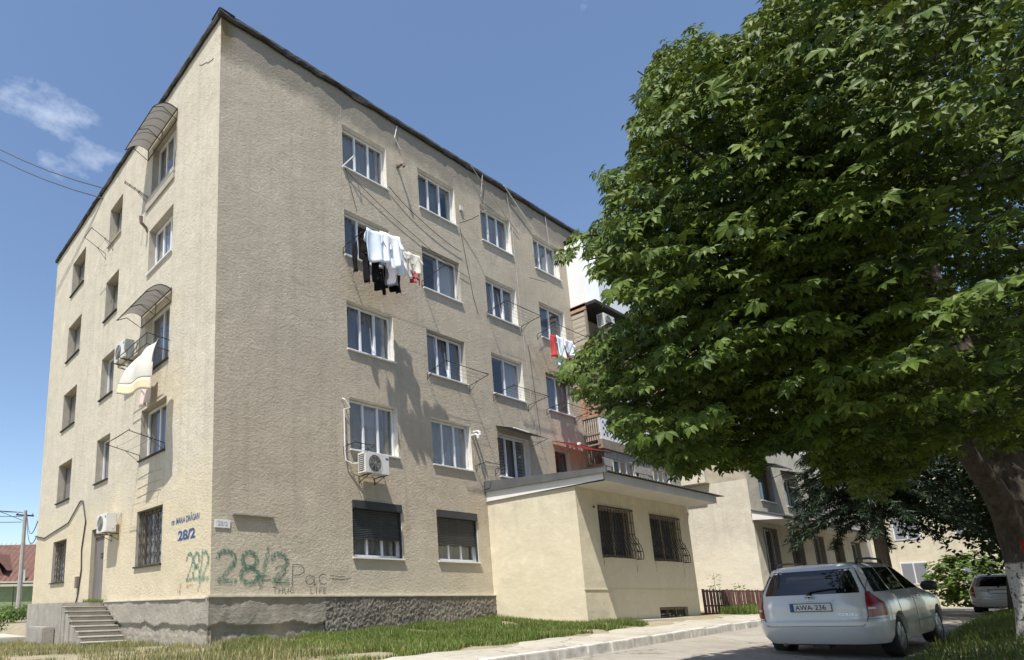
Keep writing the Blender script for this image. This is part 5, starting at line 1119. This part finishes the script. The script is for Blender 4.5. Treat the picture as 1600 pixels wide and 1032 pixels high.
def wrap_patch(z0, z1, y0, x1, s, off, nz=6, nt=14):
    """patch that wraps a rear corner: from rear y0 round to side x1"""
    def fn(a, c):
        z = z0(a)+(z1(a)-z0(a))*c if callable(z0) else z0+(z1-z0)*c
        xr, xf, w, n = lev(z); A = (xf-xr)/2; xm = (xf+xr)/2
        ta = math.asin(min(1, (y0/w)**(n/2))); tb_ = math.acos(max(0, ((xm-x1)/A))**(n/2)); t = ta+(tb_-ta)*a
        x = xm-(A+off)*math.cos(t)**(2/n); y = (w+off)*math.sin(t)**(2/n); return (x, s*y, z)
    return fn
def car(label, loc, rot, paint, detail=True, group=None, name='parked_car', scale=1):
    t = thing(name, label, 'car', (0, 0, 0), group)
    Z = list(np.unique(np.concatenate([LA[:, 0], np.linspace(.5, 1.4, 19)]))); b = B(); N = 128
    for z in Z:
        x, y = ring(z, N); b.v += [(x[i], y[i], z) for i in range(N)]
    for k in range(len(Z)-1):
        for i in range(N): b.f.append((k*N+i, k*N+(i+1) % N, (k+1)*N+(i+1) % N, (k+1)*N+i))
    b.f.append(tuple(range(N))[::-1]); b.f.append(tuple((len(Z)-1)*N+i for i in range(N)))
    body = b.build('body', paint, t, True)
    cut = B()
    for wx in (.93, 3.53):
        for s in (-1, 1): cut.lathe((wx, s*.58, .31), (0, s, 0), [(.365, 0), (.365, .45)], 28)
    co = cut.build('cutter', 'rubber'); md = body.modifiers.new('arch', 'BOOLEAN'); md.object = co; md.operation = 'DIFFERENCE'; md.solver = 'EXACT'
    bpy.context.view_layer.update(); me = bpy.data.meshes.new_from_object(body.evaluated_get(bpy.context.evaluated_depsgraph_get())); body.modifiers.clear(); body.data = me; bpy.data.objects.remove(co)
    for p in me.polygons: p.use_smooth = True
    me.set_sharp_from_angle(angle=math.radians(32))
    P = lambda nm, bb, m, par_=None, sm=True: bb.build(nm, m, par_ or t, sm)
    # glazing
    rw = P('rear_window', B().grid(lambda a, c: rear_pt(.985+.365*c, (-1+2*a)*(.685-.13*c), .005), 16, 8), 'glass_tinted')
    P('windscreen', B().grid(lambda a, c: front_pt(1.0+.36*c, (-1+2*a)*(.66-.12*c), .005), 16, 8), 'glass_tinted')
    for s in (-1, 1):
        for (xa, xb, xc, xd) in ((.34, 1.02, .56, 1.06), (1.08, 1.92, 1.12, 1.90), (2.0, 3.02, 1.98, 2.50)):
            P('side_window', B().grid(lambda a, c: side_pt(.985+.365*c, (xa+(xb-xa)*a)*(1-c)+(xc+(xd-xc)*a)*c, s, .005), 8, 8), 'glass_tinted')
        tl = P('tail_light', B().grid(wrap_patch(lambda a: .625+.02*a, lambda a: 1.0-.26*max(0, a-.35), .66, .42, s, .008), 14, 8), 'red_lens')
        P('reverse_lens', B().grid(wrap_patch(.74, .77, .67, .2, s, .012), 10, 2), 'pale_lens', tl)
        P('headlight', B().grid(lambda a, c: front_pt(.66+.14*c, s*(.45+.36*a), .006), 8, 4), 'pale_lens')
        mr = B(); mr.lathe((2.86, s*.93, 1.0), (0, s, 0), [(.03, -.10), (.075, -.07), (.085, 0), (.075, .07), (.03, .10)], 14); mo = P('mirror', mr, paint)
        P('mirror_housing', B().lathe((2.83, s*.93, 1.0), (0, s, 0), [(.03, -.105), (.076, -.075), (.083, 0), (.078, .074), (.03, .104)], 14), 'black_plastic', mo)
        P('door_seam', B().tube([side_pt(z, 2.02, s, .001) for z in np.linspace(.3, .98, 12)], .004, 4), 'black_plastic'); P('door_seam', B().tube([side_pt(z, 1.06, s, .001) for z in np.linspace(.62, .98, 8)], .004, 4), 'black_plastic')
        for x in (1.25, 2.2): P('door_handle', B().tube([side_pt(.86, x, s, .0), side_pt(.86, x+.02, s, .03), side_pt(.86, x+.17, s, .03), side_pt(.86, x+.19, s, 0)], .013, 6), paint)
        P('side_moulding', B().grid(lambda a, c: side_pt(.50+.05*c, 1.35+1.75*a, s, .008), 12, 1), paint)
        P('roof_rail', B().tube([(.62, s*.545, 1.42), (.72, s*.545, 1.485), (1.3, s*.55, 1.50), (1.95, s*.545, 1.485), (2.08, s*.54, 1.43)], .018, 8), 'black_plastic')
        for wx in (.93, 3.53):
            c = (wx, s*.60, .31)
            wh = P('wheel', B().lathe(c, (0, s, 0), [(.20, .0), (.285, .0), (.308, .03), (.312, .10), (.308, .185), (.285, .215), (.205, .215), (.20, .19)], 36), 'rubber')
            P('rim', B().lathe(c, (0, s, 0), [(.05, .12), (.20, .17), (.205, .212), (.198, .215)], 24), 'rim', wh)
            sb = B()
            for q in range(6): a = q*math.pi/3; sb.tube([(wx, s*.795, .31), (wx+.19*math.cos(a), s*.805, .31+.19*math.sin(a))], .022, 5)
            P('spokes', sb, 'rim', wh)
    # tailgate seam, bumper seam, handle, badges, plate, wiper
    sm = [rear_pt(z, .665-.05*max(0, (.62-z)/.1), .001) for z in np.linspace(1.36, .52, 14)]; sm2 = [rear_pt(.505, y, .001) for y in np.linspace(.60, -.60, 14)]; sm3 = [(p[0], -p[1], p[2]) for p in sm[::-1]]
    P('tailgate_seam', B().tube(sm+sm2+sm3, .005, 4), 'black_plastic'); P('bumper_seam', B().tube([rear_pt(.60, y, .0) for y in np.linspace(-.84, -.66, 6)], .004, 4).tube([rear_pt(.60, y, .0) for y in np.linspace(.66, .84, 6)], .004, 4), 'black_plastic')
    P('garnish', B().grid(lambda a, c: rear_pt(.885+.028*c, (-.30+.60*a), .018), 10, 1), paint)
    P('wiper', B().tube([rear_pt(.975, .0, .02), rear_pt(.985, .02, .03), rear_pt(1.03, -.04, .022), rear_pt(1.06, -.36, .016)], .012, 5).lathe(rear_pt(.965, 0, .0), (-1, 0, 0), [(.035, 0), (.03, .03)], 10), 'black_plastic')
    pl = B(lambda a, c, d: (rear_pt(.79, 0)[0]-.012-c, -a, .79+d)); P('plate_recess', B().grid(lambda a, c: rear_pt(.71+.17*c, -.30+.60*a, .003), 8, 2), 'car_grey' if paint != 'car_white' else paint)
    lpl = P('licence_plate', pl.box((-.26, 0, -.056), (.26, .010, .056)), 'plate_white', None, False)
    xq = rear_pt(.79, 0)[0]-.0225; pf = lambda u, n, z: (xq-n, -u, .79+z)
    P('plate_rim', B(lambda a, c, d: (xq-c, -a, .79+d)).tube([(-.265, -.004, -.06), (.265, -.004, -.06), (.265, -.004, .06), (-.265, -.004, .06), (-.265, -.004, -.06)], .008, 4), 'black_plastic', lpl, False)
    if detail:
        P('plate_band', B(lambda a, c, d: (xq-c, -a, .79+d)).quad((-.258, .0005, -.054), (-.215, .0005, -.054), (-.215, .0005, .054), (-.258, .0005, .054)), 'paint_blue', lpl, False)
        text_part('plate_text', 'AWA', .105, pf, -.195, .0012, -.037, 'paint_black', lpl, sx=.86, bold=.0015); text_part('plate_text', '236', .105, pf, .055, .0012, -.037, 'paint_black', lpl, sx=.9, bold=.0015)
        P('plate_seal', B(pf).lathe((.025, .0005, -.012), (0, 1, 0), [(.013, 0), (.013, .001)], 10), 'cable_grey', lpl, False)
        xe = rear_pt(.925, 0)[0]-.015; em = B(lambda a, c, d: (xe-c, -a, .925+d))
        for (rx, rz, cz) in ((.062, .042, 0), (.022, .040, 0), (.042, .016, .016)): em.tube([(p[0], 0, p[1]) for p in arc(0, cz, rx, rz, 0, 360, 28)], .0055, 5)
        P('emblem', em, 'chrome'); bf = lambda u, n, z: (rear_pt(z, u)[0]-.004-n, -u, z)
        text_part('badge', 'COROLLA', .052, bf, .33, .001, .655, 'chrome', t, sx=1.1); text_part('badge', 'wagon', .035, bf, .47, .001, .615, 'chrome', t); text_part('badge', 'VVT-i', .035, bf, -.55, .001, .62, 'chrome', t)
        P('antenna', B().tube([(1.0, .22, 1.455), (.62, .22, 1.80)], [.006, .003], 5), 'black_plastic')
        P('exhaust', B().tube([(.6, .45, .24), (.10, .45, .22)], .028, 10), 'rust_pipe'); P('towing_eye', B().box((.15, -.1, .17), (.5, .1, .22)), 'black_plastic', None, False)
        # seats and head rests seen through the rear glass
        for (x, y) in ((.95, .45), (.95, -.42), (2.0, .38), (2.0, -.38)):
            st_ = P('seat', B().box((x, y-.24, .45), (x+.16, y+.24, 1.02)), 'black_plastic', None, False); P('head_rest', B().box((x+.02, y-.12, 1.05), (x+.12, y+.12, 1.22)), 'black_plastic', st_, False)
    t.location = loc; t.rotation_euler = rot; t.scale = (scale,)*3
    return t
car('white estate car with roof rails parked in the shade of the chestnut', (6.28, -8.47, -1.185), (-.03, -.032, -.015), 'car_white', scale=1.035)
car('pale car parked far along the street beside the chestnut trunk', (28.4, -8.35, float(road_z(28, -8))-.01), (0, 0, .05), 'car_silver', False, 'cars parked along the street')
car('small blue car parked beyond the pale far car', (38.5, -7.6, float(road_z(38, -8))+.02), (0, 0, .05), 'car_blue', False, 'cars parked along the street')
car('grey car standing behind the utility pole by the green wall', (2.9, 39.6, -1.05), (0, 0, 3.5), 'car_grey', False)
